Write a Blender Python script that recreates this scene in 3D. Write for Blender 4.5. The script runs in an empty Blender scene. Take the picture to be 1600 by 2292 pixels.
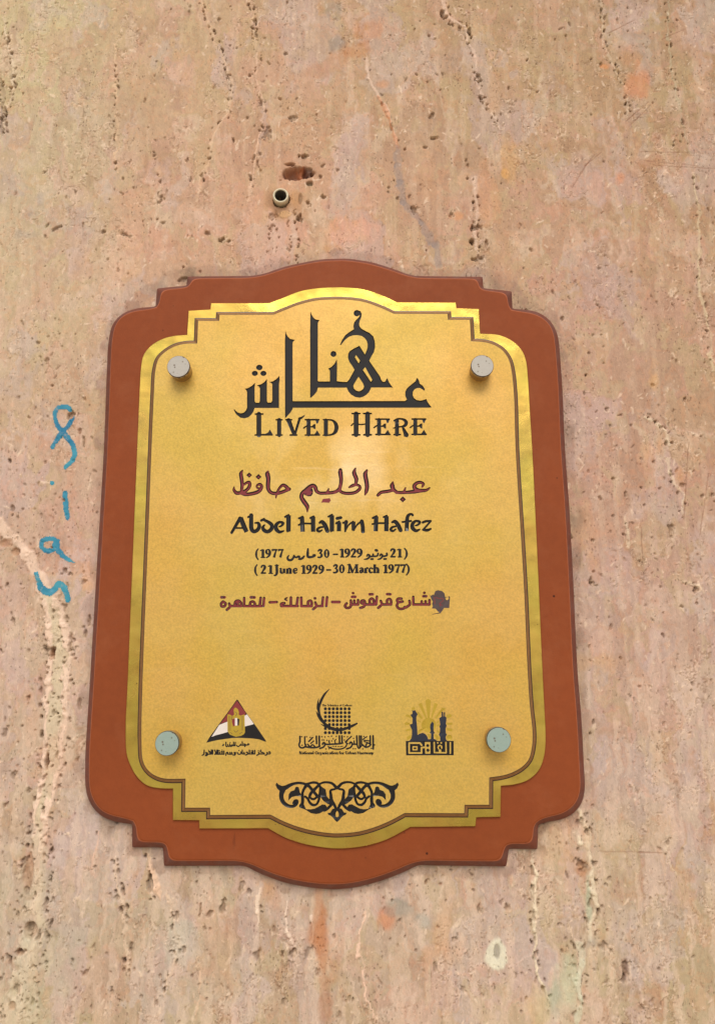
import bpy, math, random
import numpy as np
from mathutils import Vector
from mathutils.geometry import delaunay_2d_cdt

# ------------------------------------------------------------------ camera, sky, sun, exposure
scene = bpy.context.scene
CAM_H, CAM_D = 1.45, 0.62            # camera height and distance from the wall (m)
PITCH = math.radians(10.2)
FOC = 1655.0                         # focal length in photo pixels (1600 x 2292)
cam_data = bpy.data.cameras.new('camera')
cam = bpy.data.objects.new('camera', cam_data)
scene.collection.objects.link(cam)
scene.camera = cam
cam.location = (0, -CAM_D, CAM_H)
cam.rotation_euler = (math.pi / 2 + PITCH, 0, 0)
cam_data.sensor_fit = 'VERTICAL'
cam_data.sensor_height = 36.0
cam_data.lens = FOC / 2292 * 36.0
cam_data.clip_start = 0.02
cam_data.clip_end = 2000

SUN_EL, SUN_AZ = math.radians(46), math.radians(3)
world = bpy.data.worlds.new('World')
scene.world = world
world.use_nodes = True
wn = world.node_tree.nodes
wl = world.node_tree.links
sky = wn.new('ShaderNodeTexSky')
sky.sky_type = 'NISHITA'
sky.sun_disc = False
sky.sun_elevation = SUN_EL
sky.sun_rotation = math.pi - SUN_AZ
sky.dust_density = 2.2
sky.air_density = 1.0
bg = wn['Background']
wl.new(sky.outputs[0], bg.inputs[0])
bg.inputs[1].default_value = 0.10
sun_data = bpy.data.lights.new('sun', 'SUN')
sun = bpy.data.objects.new('sun', sun_data)
scene.collection.objects.link(sun)
sun_data.energy = 1.15
sun_data.angle = math.radians(34)
sun_data.color = (1.0, 0.93, 0.84)
sd = Vector((math.sin(SUN_AZ) * math.cos(SUN_EL), -math.cos(SUN_AZ) * math.cos(SUN_EL), math.sin(SUN_EL)))
sun.rotation_euler = sd.to_track_quat('Z', 'Y').to_euler()
sun.location = (0, -20, 12)
vs = scene.view_settings
vs.view_transform = 'Standard'
vs.look = 'None'
vs.exposure = 0.49
vs.gamma = 1.0
vs.use_curve_mapping = False

random.seed(4)
rng = np.random.default_rng(11)

# ------------------------------------------------------------------ survey: photo pixels -> metres on a plane parallel to the wall
CP, SP = math.cos(PITCH), math.sin(PITCH)
def at(px, py, depth=0.0):
    xc = (px - 800.0) / FOC
    yc = (1146.0 - py) / FOC
    t = (CAM_D - depth) / (CP - yc * SP)
    return (t * xc, CAM_H + t * (SP + yc * CP))
def at_all(pts, depth):
    return [at(p[0], p[1], depth) for p in pts]

def link(o, parent=None):
    scene.collection.objects.link(o)
    if parent is not None:
        o.parent = parent
    return o
def tag(o, label=None, cat=None, group=None, kind=None):
    if label: o['label'] = label
    if cat: o['category'] = cat
    if group: o['group'] = group
    if kind: o['kind'] = kind
    return o
def srgb(r, g, b):
    f = lambda c: (c / 12.92 if c <= 0.04045 else ((c + 0.055) / 1.055) ** 2.4)
    return tuple(f(c / 255.0) for c in (r, g, b))

# ------------------------------------------------------------------ materials
class NT:
    def __init__(s, name):
        s.m = bpy.data.materials.new(name)
        s.m.use_nodes = True
        s.n = s.m.node_tree.nodes
        s.l = s.m.node_tree.links
        s.b = s.n['Principled BSDF']
        s.co = s.n.new('ShaderNodeTexCoord')
    def noise(s, scale, detail=4, rough=0.55, mapping=None):
        t = s.n.new('ShaderNodeTexNoise')
        t.inputs['Scale'].default_value = scale
        t.inputs['Detail'].default_value = detail
        t.inputs['Roughness'].default_value = rough
        v = s.co.outputs['Object']
        if mapping:
            mp = s.n.new('ShaderNodeMapping')
            mp.inputs['Scale'].default_value = mapping
            s.l.new(v, mp.inputs[0]); v = mp.outputs[0]
        s.l.new(v, t.inputs['Vector'])
        return t.outputs['Fac']
    def voronoi(s, scale, mapping=None, feature='F1'):
        t = s.n.new('ShaderNodeTexVoronoi')
        t.feature = feature
        t.inputs['Scale'].default_value = scale
        v = s.co.outputs['Object']
        if mapping:
            mp = s.n.new('ShaderNodeMapping')
            mp.inputs['Scale'].default_value = mapping
            s.l.new(v, mp.inputs[0]); v = mp.outputs[0]
        s.l.new(v, t.inputs['Vector'])
        return t
    def ramp(s, fac, stops):
        r = s.n.new('ShaderNodeValToRGB')
        e = r.color_ramp.elements
        while len(e) < len(stops): e.new(0.5)
        for k, (p, c) in enumerate(stops):
            e[k].position = p
            e[k].color = (c, c, c, 1) if isinstance(c, (int, float)) else (*c, 1)
        s.l.new(fac, r.inputs[0])
        return r.outputs[0]
    def mix(s, fac, a, b, mode='MIX'):
        x = s.n.new('ShaderNodeMix'); x.data_type = 'RGBA'; x.blend_type = mode
        for sock, v in ((x.inputs[0], fac), (x.inputs[6], a), (x.inputs[7], b)):
            if isinstance(v, (int, float)): sock.default_value = v
            elif isinstance(v, tuple): sock.default_value = (*v, 1)
            else: s.l.new(v, sock)
        return x.outputs[2]
    def math(s, op, a, b=0.0):
        x = s.n.new('ShaderNodeMath'); x.operation = op
        for sock, v in ((x.inputs[0], a), (x.inputs[1], b)):
            if isinstance(v, (int, float)): sock.default_value = v
            else: s.l.new(v, sock)
        return x.outputs[0]
    def rng(s, v, a, b):
        x = s.n.new('ShaderNodeMapRange')
        s.l.new(v, x.inputs[0])
        x.inputs[3].default_value = a; x.inputs[4].default_value = b
        return x.outputs[0]
    def bump(s, h, dist, strength=1.0):
        x = s.n.new('ShaderNodeBump')
        x.inputs['Distance'].default_value = dist
        x.inputs['Strength'].default_value = strength
        s.l.new(h, x.inputs['Height'])
        s.l.new(x.outputs[0], s.b.inputs['Normal'])
    def put(s, name, v):
        k = s.b.inputs[name]
        if isinstance(v, (int, float)): k.default_value = v
        elif isinstance(v, tuple): k.default_value = (*v, 1)
        else: s.l.new(v, k)
        return s

def specks(t, scale, thr, soft=0.02, dens=None):
    v = t.voronoi(scale)
    m = t.ramp(v.outputs['Distance'], [(thr, 1.0), (thr + soft, 0.0)])
    pick = t.ramp(v.outputs['Color'], [(0.70 if dens is None else dens, 0.0), ((0.70 if dens is None else dens) + 0.02, 1.0)])
    return t.math('MULTIPLY', m, pick)

def mat_wall():
    t = NT('travertine')
    a = t.n.new('ShaderNodeAttribute'); a.attribute_name = 'stone_colour'
    f1 = t.noise(900, 3, 0.6, (1, 1, 0.5))
    f2 = t.noise(260, 4, 0.6, (1, 1, 0.45))
    g = t.math('ADD', t.math('MULTIPLY', f1, 0.5), t.math('MULTIPLY', f2, 0.5))
    k = t.ramp(g, [(0.32, 0.86), (0.50, 1.0), (0.68, 1.12)])
    c = t.mix(1.0, a.outputs['Color'], k, 'MULTIPLY')
    n1 = t.noise(330, 3, 0.55, (1, 1, 0.7)); gate = t.ramp(t.noise(95, 3, 0.6), [(0.50, 0.0), (0.62, 1.0)])
    dk = t.math('MULTIPLY', t.ramp(n1, [(0.425, 0.0), (0.445, 1.0), (0.465, 0.0)]), gate)
    lt = t.math('MULTIPLY', t.ramp(n1, [(0.465, 0.0), (0.49, 1.0), (0.52, 0.0)]), gate)
    c = t.mix(t.math('MULTIPLY', dk, 0.30), c, t.mix(1.0, c, (0.62, 0.55, 0.48), 'MULTIPLY'))
    c = t.mix(t.math('MULTIPLY', lt, 0.35), c, t.mix(1.0, c, (1.28, 1.27, 1.25), 'MULTIPLY'))
    v = t.voronoi(430, (1, 1, 0.62)); v2 = t.voronoi(240, (1, 1, 0.5))
    cl_ = t.ramp(t.noise(42, 4, 0.65, (1, 1, 0.5)), [(0.38, 0.0), (0.62, 1.0)])
    wob = t.math('MULTIPLY', t.math('SUBTRACT', f1, 0.5), 0.35)
    s1 = t.math('MULTIPLY', t.ramp(t.math('ADD', v.outputs['Distance'], wob), [(0.13, 1.0), (0.24, 0.0)]), t.ramp(v.outputs['Color'], [(0.52, 0.0), (0.56, 1.0)]))
    s2 = t.math('MULTIPLY', t.ramp(t.math('ADD', v2.outputs['Distance'], wob), [(0.10, 1.0), (0.20, 0.0)]), t.ramp(v2.outputs['Color'], [(0.60, 0.0), (0.64, 1.0)]))
    sp = t.math('MULTIPLY', t.math('MAXIMUM', s1, s2), t.math('ADD', t.math('MULTIPLY', cl_, 0.85), 0.1))
    c = t.mix(t.math('MULTIPLY', sp, 0.62), c, t.mix(1.0, c, (0.36, 0.28, 0.21), 'MULTIPLY'))
    v3 = t.voronoi(380, (1, 1, 0.45))
    s3 = t.math('MULTIPLY', t.ramp(t.math('ADD', v3.outputs['Distance'], wob), [(0.10, 1.0), (0.22, 0.0)]), t.ramp(v3.outputs['Color'], [(0.62, 0.0), (0.66, 1.0)]))
    c = t.mix(t.math('MULTIPLY', s3, 0.40), c, t.mix(1.0, c, (1.4, 1.42, 1.42), 'MULTIPLY'))
    g = t.math('ADD', g, t.math('MULTIPLY', t.math('SUBTRACT', lt, dk), 0.15))
    g = t.math('SUBTRACT', g, t.math('MULTIPLY', sp, 0.5))
    t.put('Base Color', c).put('Roughness', t.rng(f2, 0.55, 0.8)).put('Specular IOR Level', 0.35)
    t.bump(g, 0.0006, 1.0)
    return t.m
def mat_board():
    t = NT('stained_board')
    f = t.noise(700, 4, 0.7)
    f2 = t.noise(9, 3, 0.5)
    base = t.mix(f2, srgb(132, 66, 32), srgb(152, 76, 38))
    sp = specks(t, 300, 0.13, 0.07, 0.72)
    base = t.mix(t.math('MULTIPLY', sp, 0.55), base, srgb(205, 130, 84))
    sc = t.ramp(t.noise(60, 5, 0.8, (1, 1, 0.12)), [(0.66, 0.0), (0.72, 1.0)])
    base = t.mix(t.math('MULTIPLY', sc, 0.45), base, srgb(95, 45, 28))
    mot = t.ramp(t.noise(130, 5, 0.75), [(0.35, 0.0), (0.65, 1.0)])
    base = t.mix(t.math('MULTIPLY', mot, 0.22), base, srgb(112, 52, 28))
    du = t.ramp(t.noise(24, 5, 0.7), [(0.50, 0.0), (0.72, 1.0)])
    base = t.mix(t.math('MULTIPLY', du, 0.16), base, srgb(172, 112, 76))
    dk = specks(t, 130, 0.12, 0.05, 0.86)
    base = t.mix(dk, base, srgb(70, 35, 22))
    t.put('Base Color', t.mix(t.ramp(f, [(0.3, 0.0), (0.7, 1.0)]), base, srgb(172, 88, 50)) if False else base)
    t.put('Roughness', t.rng(f, 0.5, 0.7)).put('Specular IOR Level', 0.15)
    t.bump(f, 0.00015, 0.7)
    return t.m
def mat_edge_board():
    t = NT('board_edge')
    f = t.noise(420, 5, 0.7); f2 = t.noise(45, 4, 0.6)
    base = t.mix(f2, srgb(92, 48, 34), srgb(134, 68, 42))
    dust = t.ramp(t.noise(120, 5, 0.7), [(0.45, 0.0), (0.62, 1.0)])
    base = t.mix(t.math('MULTIPLY', dust, 0.35), base, srgb(118, 90, 80))
    t.put('Base Color', base).put('Roughness', 0.7)
    t.bump(f, 0.0003, 0.8)
    return t.m
def mat_face():
    t = NT('satin_brass')
    g = t.noise(1500, 3, 0.7); cl = t.noise(14, 4, 0.6); wav = t.noise(22, 3, 0.55)
    base = t.mix(t.ramp(t.noise(7, 3, 0.5), [(0.40, 0.0), (0.60, 1.0)]), (0.655, 0.375, 0.062), (0.610, 0.400, 0.058))
    g2 = t.noise(620, 2, 0.5)
    base = t.mix(1.0, base, t.ramp(g2, [(0.30, 0.89), (0.70, 1.11)]), 'MULTIPLY')
    base = t.mix(t.ramp(g, [(0.32, 0.0), (0.68, 1.0)]), t.mix(0.88, (0.5, 0.3, 0.08), base), base)
    sp = specks(t, 190, 0.11, 0.05, 0.84)
    sp2 = specks(t, 60, 0.05, 0.03, 0.84)
    s = t.math('MAXIMUM', sp, sp2)
    base = t.mix(t.math('MULTIPLY', s, 0.85), base, (0.10, 0.055, 0.02))
    t.put('Base Color', base).put('Metallic', t.math('SUBTRACT', 0.45, t.math('MULTIPLY', s, 0.4)))
    # reflected sheen painted into the middle of the plate: paler colour, more metallic, glossier
    mp = t.n.new('ShaderNodeMapping'); mp.vector_type = 'TEXTURE'
    wx_, wz_ = at(770, 1060, 0.0134)
    mp.inputs['Location'].default_value = (wx_, -0.0134, wz_); mp.inputs['Scale'].default_value = (0.16, 0.5, 0.075)
    t.l.new(t.co.outputs['Object'], mp.inputs[0])
    ln = t.n.new('ShaderNodeVectorMath'); ln.operation = 'LENGTH'; t.l.new(mp.outputs[0], ln.inputs[0])
    reg = t.ramp(t.math('ADD', ln.outputs['Value'], t.math('MULTIPLY', t.noise(30, 4, 0.6), 0.8)), [(0.35, 1.0), (1.0, 0.10)])
    pt = t.ramp(t.noise(26, 3, 0.5, (1, 1, 0.7)), [(0.38, 0.0), (0.56, 1.0)])
    sheen_mask = t.math('MULTIPLY', reg, pt)
    scr = t.math('MULTIPLY', t.ramp(t.noise(140, 4, 0.7, (0.06, 1, 1)), [(0.60, 0.0), (0.66, 1.0)]), 0.5)
    sheen_mask = t.math('MINIMUM', t.math('ADD', sheen_mask, t.math('MULTIPLY', scr, reg)), 1.0)
    t.put('Metallic', t.math('ADD', t.math('SUBTRACT', 0.30, t.math('MULTIPLY', s, 0.3)), t.math('MULTIPLY', sheen_mask, 0.45)))
    t.put('Base Color', t.mix(t.math('MULTIPLY', sheen_mask, 0.65), base, (0.80, 0.60, 0.34)))
    t.put('Roughness', t.math('SUBTRACT', t.rng(cl, 0.46, 0.60), t.math('MULTIPLY', sheen_mask, 0.20)))
    t.put('Specular IOR Level', 0.5)
    h = t.math('ADD', t.math('ADD', t.math('MULTIPLY', g, 0.08), t.math('MULTIPLY', g2, 0.10)), t.math('MULTIPLY', wav, 1.0))
    t.bump(h, 0.0011, 1.0)
    t.b.inputs['Coat Weight'].default_value = 0.12
    t.b.inputs['Coat Roughness'].default_value = 0.28
    return t.m
def mat_rim():
    t = NT('polished_brass')
    g = t.noise(900, 4, 0.7); cl = t.noise(18, 4, 0.65); wav = t.noise(30, 2, 0.5)
    base = t.mix(t.ramp(cl, [(0.35, 0.0), (0.65, 1.0)]), (0.56, 0.35, 0.070), (0.52, 0.39, 0.066))
    s = specks(t, 300, 0.15, 0.07, 0.76)
    tn = t.ramp(t.noise(75, 5, 0.75), [(0.52, 0.0), (0.70, 1.0)])
    base = t.mix(t.math('MULTIPLY', tn, 0.35), base, (0.30, 0.19, 0.05))
    base = t.mix(t.math('MULTIPLY', s, 0.75), base, (0.10, 0.06, 0.02))
    t.put('Base Color', base).put('Metallic', 0.85)
    t.put('Roughness', t.ramp(t.noise(16, 4, 0.6), [(0.38, 0.20), (0.62, 0.46)]))
    t.bump(t.math('ADD', t.math('MULTIPLY', g, 0.06), wav), 0.0022, 1.0)
    return t.m
def mat_line():
    t = NT('brown_edge_line')
    f = t.noise(350, 4, 0.7)
    base = t.mix(f, srgb(120, 82, 44), srgb(160, 116, 66))
    t.put('Base Color', base).put('Roughness', 0.5).put('Metallic', 0.35)
    t.bump(f, 0.0002)
    return t.m
def mat_enamel(name, col, col2=None, rough=0.3, metal=0.0, spec=0.5):
    t = NT(name)
    f = t.noise(500, 3, 0.6); f2 = t.noise(90, 4, 0.6)
    base = t.mix(f2, col, col2 or tuple(c * 1.35 for c in col))
    s = specks(t, 300, 0.10, 0.05, 0.93)
    base = t.mix(t.math('MULTIPLY', s, 0.5), base, (0.35, 0.27, 0.18))
    t.put('Base Color', base).put('Roughness', t.rng(f2, rough * 0.8, rough * 1.3)).put('Metallic', metal)
    t.b.inputs['Specular IOR Level'].default_value = spec
    t.bump(f, 0.00012, 0.7)
    return t.m
def mat_cap(name, c1, c2):
    t = NT(name)
    f = t.noise(300, 5, 0.7)
    base = t.mix(f, c1, c2)
    s = specks(t, 330, 0.30, 0.12, 0.58)
    base = t.mix(t.math('MULTIPLY', s, 0.9), base, (0.13, 0.08, 0.045))
    t.put('Base Color', base).put('Metallic', 0.25).put('Roughness', 0.6)
    t.bump(f, 0.0002, 0.8)
    return t.m
def mat_simple(name, c1, c2, scale, rough, dist=0.0003, metal=0.0):
    t = NT(name)
    f = t.noise(scale, 5, 0.65)
    t.put('Base Color', t.mix(f, c1, c2)).put('Roughness', rough).put('Metallic', metal)
    t.bump(f, dist)
    return t.m
def mat_graffiti():
    t = NT('blue_paint')
    f = t.noise(180, 5, 0.7); f2 = t.noise(30, 3, 0.6)
    a = t.n.new('ShaderNodeAttribute'); a.attribute_name = 'stone_colour'
    base = t.mix(t.ramp(f2, [(0.38, 0.0), (0.62, 1.0)]), srgb(26, 116, 148), srgb(62, 150, 166))
    base = t.mix(t.ramp(f, [(0.56, 0.0), (0.70, 0.5)]), base, a.outputs['Color'])
    t.put('Base Color', base).put('Roughness', 0.55)
    t.bump(f, 0.0003)
    return t.m

M = dict(wall=mat_wall(), board=mat_board(), bedge=mat_edge_board(), face=mat_face(), rim=mat_rim(), line=mat_line(), edge_highlight=mat_simple('board_edge_highlight', srgb(150, 74, 38), srgb(186, 104, 60), 260, 0.6),  # last entry: bevel's highlight line painted as a lighter brown
         shade_grime=mat_simple('contact_shade_grime', srgb(46, 28, 22), srgb(78, 46, 34), 300, 0.8),  # board's contact shadow painted as a dark strip; grime ring on the caps
         black=mat_enamel('black_enamel', (0.009, 0.0075, 0.007), (0.017, 0.014, 0.012), 0.50, 0.0, 0.25),
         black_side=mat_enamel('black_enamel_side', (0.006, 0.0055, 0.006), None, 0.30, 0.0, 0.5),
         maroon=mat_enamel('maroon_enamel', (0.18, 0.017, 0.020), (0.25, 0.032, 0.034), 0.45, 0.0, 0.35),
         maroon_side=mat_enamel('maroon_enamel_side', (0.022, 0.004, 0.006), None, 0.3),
         red=mat_enamel('red_enamel', (0.20, 0.018, 0.018), (0.26, 0.03, 0.028), 0.4),
         white=mat_enamel('white_enamel', (0.72, 0.62, 0.52), (0.82, 0.74, 0.66), 0.45),
         navy=mat_enamel('navy_enamel', (0.010, 0.012, 0.024), (0.016, 0.019, 0.034), 0.4),
         olive=mat_enamel('olive_gold_enamel', (0.46, 0.30, 0.025), (0.56, 0.38, 0.04), 0.4, 0.4),
         olive_dark=mat_enamel('dark_gold_enamel', (0.14, 0.085, 0.02), (0.2, 0.12, 0.03), 0.4),
         smear=mat_enamel('dark_smear', (0.060, 0.034, 0.030), (0.085, 0.05, 0.042), 0.5),
         cap=mat_cap('dull_steel', (0.40, 0.37, 0.31), (0.50, 0.46, 0.39)),
         cap_green=mat_cap('sky_tinted_steel', (0.27, 0.37, 0.31), (0.36, 0.44, 0.36)),  # greenish tone is reflected sky painted into the steel colour
         side=mat_simple('tarnished_brass', (0.40, 0.26, 0.10), (0.58, 0.40, 0.18), 300, 0.4, 0.0002, 0.6),
         tube_inside=mat_simple('shaded_plastic', srgb(70, 62, 52), srgb(100, 90, 76), 200, 0.7),  # shade inside the tube painted as a darker plastic
         plastic=mat_simple('old_plastic', srgb(205, 192, 158), srgb(228, 214, 178), 260, 0.5),
         paint=mat_graffiti(),
         ground=mat_simple('paving', srgb(182, 168, 146), srgb(200, 186, 162), 3, 0.85, 0.004))

# ------------------------------------------------------------------ the ground below the frame
me = bpy.data.meshes.new('ground')
me.from_pydata([(-400, -800, 0), (400, -800, 0), (400, 0.3, 0), (-400, 0.3, 0)], [], [(0, 1, 2, 3)])
me.materials.append(M['ground'])
g = link(bpy.data.objects.new('ground', me))
tag(g, kind='structure')

# ------------------------------------------------------------------ numpy noise
def vnoise(X, Z, sx, sz, seed):
    u = X / sx + 500.37; v = Z / sz + 500.71
    iu = np.floor(u).astype(np.int64); iv = np.floor(v).astype(np.int64)
    fu = u - iu; fv = v - iv
    fu = fu * fu * fu * (fu * (fu * 6 - 15) + 10); fv = fv * fv * fv * (fv * (fv * 6 - 15) + 10)
    tab = np.random.default_rng(seed).random((512, 512))
    a = tab[iu & 511, iv & 511]; b = tab[(iu + 1) & 511, iv & 511]
    c = tab[iu & 511, (iv + 1) & 511]; d = tab[(iu + 1) & 511, (iv + 1) & 511]
    return (a * (1 - fu) + b * fu) * (1 - fv) + (c * (1 - fu) + d * fu) * fv
def fbm(X, Z, sx, sz, seed, octv=4, gain=0.5):
    s = 0; a = 1; t = 0
    for k in range(octv):
        s = s + a * vnoise(X, Z, sx / 2 ** k, sz / 2 ** k, seed + k); t += a; a *= gain
    return s / t
def sstep(a, b, x):
    t = np.clip((x - a) / (b - a), 0, 1)
    return t * t * (3 - 2 * t)
K = 0.000379       # metres per photo pixel on the wall, near the middle

# ------------------------------------------------------------------ the travertine wall
STEP = 0.00072
def axis(lo, hi, far_lo, far_hi):
    core = np.arange(lo, hi, STEP)
    def tail(start, end, sgn):
        r = []; s = STEP * 1.6; p = start
        while (end - p) * sgn > 0:
            p = p + sgn * s; s = min(s * 1.35, 0.5); r.append(p)
        r[-1] = end
        return r
    return np.array(tail(lo, far_lo, -1)[::-1] + list(core) + tail(core[-1], far_hi, 1))
xs = axis(-0.375, 0.375, -6.0, 6.0)
zs = axis(1.135, 2.115, 0.0, 5.0)
X, Z = np.meshgrid(xs, zs)
H = np.zeros_like(X)
NA = fbm(X, Z, 0.0032, 0.0050, 1, 3)
NB = fbm(X, Z, 0.011, 0.018, 21, 4)
NC = fbm(X, Z, 0.05, 0.09, 41, 4)
ND = fbm(X, Z, 0.0020, 0.0030, 61, 2)
NV = fbm(X, Z, 0.006, 0.045, 71, 4)       # vertical streaks
WX = (NB - 0.5) * 0.010 + (NA - 0.5) * 0.004
WZ = (fbm(X, Z, 0.012, 0.014, 81, 3) - 0.5) * 0.012

# colours of the stone, region by region
ctrl = [(50,100,200,180,145),(150,400,195,172,150),(400,150,205,172,140),(400,450,208,168,142),(100,700,203,178,150),
 (100,1000,207,172,145),(100,1300,212,178,160),(60,1600,208,180,165),(60,1900,200,175,155),(60,2200,188,170,138),
 (300,2100,195,168,140),(500,2050,200,175,160),(700,2200,198,165,140),(900,2150,205,175,160),(1100,2050,210,178,160),
 (1300,2150,203,174,150),(1550,2100,195,170,140),(1500,1800,197,167,143),(1450,1500,200,166,148),(1400,1100,198,158,136),
 (1500,800,188,152,122),(1350,700,200,160,138),(1400,450,190,150,120),(1500,200,178,145,112),(1150,250,188,155,120),
 (1200,500,197,157,132),(950,150,190,155,122),(950,400,196,156,132),(750,300,200,162,134),(750,80,195,158,122),
 (600,500,212,166,140),(760,530,220,168,142),(300,600,214,172,148),(230,1500,214,184,168),(230,1950,206,178,165)]
num = np.zeros(X.shape + (3,)); den = np.zeros(X.shape)
XW = X + WX * 3 + (NC - 0.5) * 0.05; ZW = Z + WZ * 3
for (px, py, r, gg, b) in ctrl:
    if py < 620: b -= 5
    if py > 1900: gg += 5
    if px < 250 and py < 800: r, gg, b = r + 12, gg + 13, b + 8
    cx, cz = at(px, py)
    w = np.exp(-(((XW - cx) / 0.055) ** 2 + ((ZW - cz) / 0.085) ** 2)) + 1e-9
    num += w[..., None] * np.array(srgb(r, gg, b)); den += w
COL = num / den[..., None]
lum_ = COL.mean(axis=2, keepdims=True)
COL = (COL * 1.0 + lum_ * 0.0) * np.array([0.86, 0.85, 0.79])
def tint(mask, col, k=1.0):
    m = (mask * k)[..., None]
    COL[:] = COL * (1 - m) + np.array(col) * m
# mottling: pinker, paler and browner blotches and streaks
tint(sstep(0.50, 0.66, fbm(XW, ZW, 0.020, 0.03, 101, 4)), srgb(206, 158, 136), 0.34)
tint(sstep(0.50, 0.64, fbm(XW, ZW, 0.014, 0.022, 106, 4)), srgb(190, 168, 122), 0.34)
tint(sstep(0.55, 0.72, fbm(XW, ZW, 0.018, 0.03, 111, 4)), srgb(222, 196, 172), 0.28)
tint(sstep(0.56, 0.70, fbm(XW, ZW, 0.022, 0.035, 121, 5)), srgb(158, 118, 88), 0.28)
tint(sstep(0.52, 0.68, fbm(XW, ZW, 0.035, 0.06, 131, 4)), srgb(192, 172, 166), 0.34)
tint(sstep(0.56, 0.68, NV), srgb(218, 188, 156), 0.22)
tint(sstep(0.56, 0.68, fbm(X + WX, Z, 0.004, 0.03, 141, 4)), srgb(160, 118, 88), 0.16)
tint(sstep(0.60, 0.68, fbm(XW, ZW, 0.006, 0.008, 151, 3)), srgb(214, 140, 92), 0.15)
COL *= (0.93 + 0.16 * NA)[..., None]
tint(sstep(0.50, 0.64, fbm(XW, Z, 0.016, 0.09, 161, 4)) * sstep(1.50, 1.36, Z), srgb(204, 184, 180), 0.27)
tint(sstep(0.54, 0.66, fbm(X + WX, Z, 0.005, 0.05, 171, 3)) * sstep(1.55, 1.35, Z), srgb(226, 198, 170), 0.35)
# fine worm-like grooves and ridges of the cut stone
wm = sstep(0.48, 0.64, fbm(X, Z, 0.03, 0.05, 301, 3))
for sd_, sx_, sz_ in ((311, 0.0042, 0.0055), (317, 0.0070, 0.0100)):
    rn = fbm(X + WX * 0.6, Z + WZ * 0.6, sx_, sz_, sd_, 3)
    gate = sstep(0.50, 0.62, fbm(X, Z, 0.006, 0.008, sd_ + 50, 2)) * (0.08 + 0.92 * wm)
    groove = sstep(0.030, 0.008, np.abs(rn - 0.47)) * gate
    ridge = sstep(0.030, 0.008, np.abs(rn - 0.53)) * gate
    tint(groove, srgb(150, 116, 88), 0.45); tint(ridge, srgb(236, 206, 174), 0.42)
    H += ridge * 0.00035 - groove * 0.0006
H += (NA - 0.5) * 0.0004 + (NB - 0.5) * 0.0008 + (NC - 0.5) * 0.0012

def window(cx, cz, r):
    i0, i1 = np.searchsorted(xs, [cx - r, cx + r]); j0, j1 = np.searchsorted(zs, [cz - r, cz + r])
    return slice(max(j0 - 1, 0), j1 + 1), slice(max(i0 - 1, 0), i1 + 1)
def stamp(cx, cz, rx, rz, ang=0.0, rag=0.5, soft=0.3, noise=None):
    s = window(cx, cz, max(rx, rz) * 1.9)
    u = X[s] - cx; v = Z[s] - cz
    c, n = math.cos(ang), math.sin(ang)
    p = u * c + v * n; q = -u * n + v * c
    nz = (NB if noise is None else noise)[s]
    d = np.sqrt((p / rx) ** 2 + (q / rz) ** 2) + (nz - 0.5) * 2 * rag
    return s, sstep(1.0 + soft, 1.0 - soft, d)
def wtint(s, m, col, k=1.0):
    m = (m * k)[..., None]
    COL[s] = COL[s] * (1 - m) + np.array(col) * m
def stain(px, py, rx, ry, rgb, k=0.6, ang=0.0, rag=1.2, soft=0.5, dh=0.0):
    cx, cz = at(px, py)
    s, m = stamp(cx, cz, rx * K, ry * K, ang, rag, soft)
    wtint(s, m, srgb(rgb[0], min(rgb[1] + 7, 255), rgb[2] + 4), k * 0.8)
    if dh: H[s] += m * dh
def pit(cx, cz, rx, rz, ang, depth, dirt=0.5, col=(96, 74, 56)):
    s, m = stamp(cx, cz, rx, rz, ang, 0.95, 0.28, ND)
    H[s] -= m * depth
    wtint(s, m, srgb(*col), dirt)
DIRT = (98, 76, 58)

# random small pits, mostly upright, denser in some bands
density = sstep(0.46, 0.66, fbm(X, Z, 0.045, 0.14, 201, 3))
j0 = np.searchsorted(zs, 1.13); j1 = np.searchsorted(zs, 2.12)
i0 = np.searchsorted(xs, -0.38); i1 = np.searchsorted(xs, 0.38)
for k in range(11500):
    i = int(rng.integers(i0, i1)); j = int(rng.integers(j0, j1))
    lowz = 0.42 + 0.35 * (zs[j] < 1.38) + 0.2 * (xs[i] < -0.2)
    if rng.random() > 0.05 + 0.85 * lowz * density[j, i]: continue
    r = 0.00042 * math.exp(abs(rng.normal(0, 0.42)))
    e = 1.0 + abs(rng.normal(0, 0.9))
    a = rng.normal(0, 0.45)
    pit(xs[i], zs[j], r, r * e, a, min(0.0020, r * 1.7), 0.22 + 0.35 * rng.random(), DIRT if rng.random() < 0.8 else (120, 84, 58))
# little raised pale flecks
for k in range(3500):
    i = int(rng.integers(i0, i1)); j = int(rng.integers(j0, j1))
    r = 0.00050 * math.exp(rng.normal(0, 0.4))
    s, m = stamp(xs[i], zs[j], r, r * (1 + 3 * rng.random()), rng.normal(0, 0.7), 0.9, 0.3, ND)
    wtint(s, m, srgb(238, 210, 178), 0.5); H[s] += m * 0.0003

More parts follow.
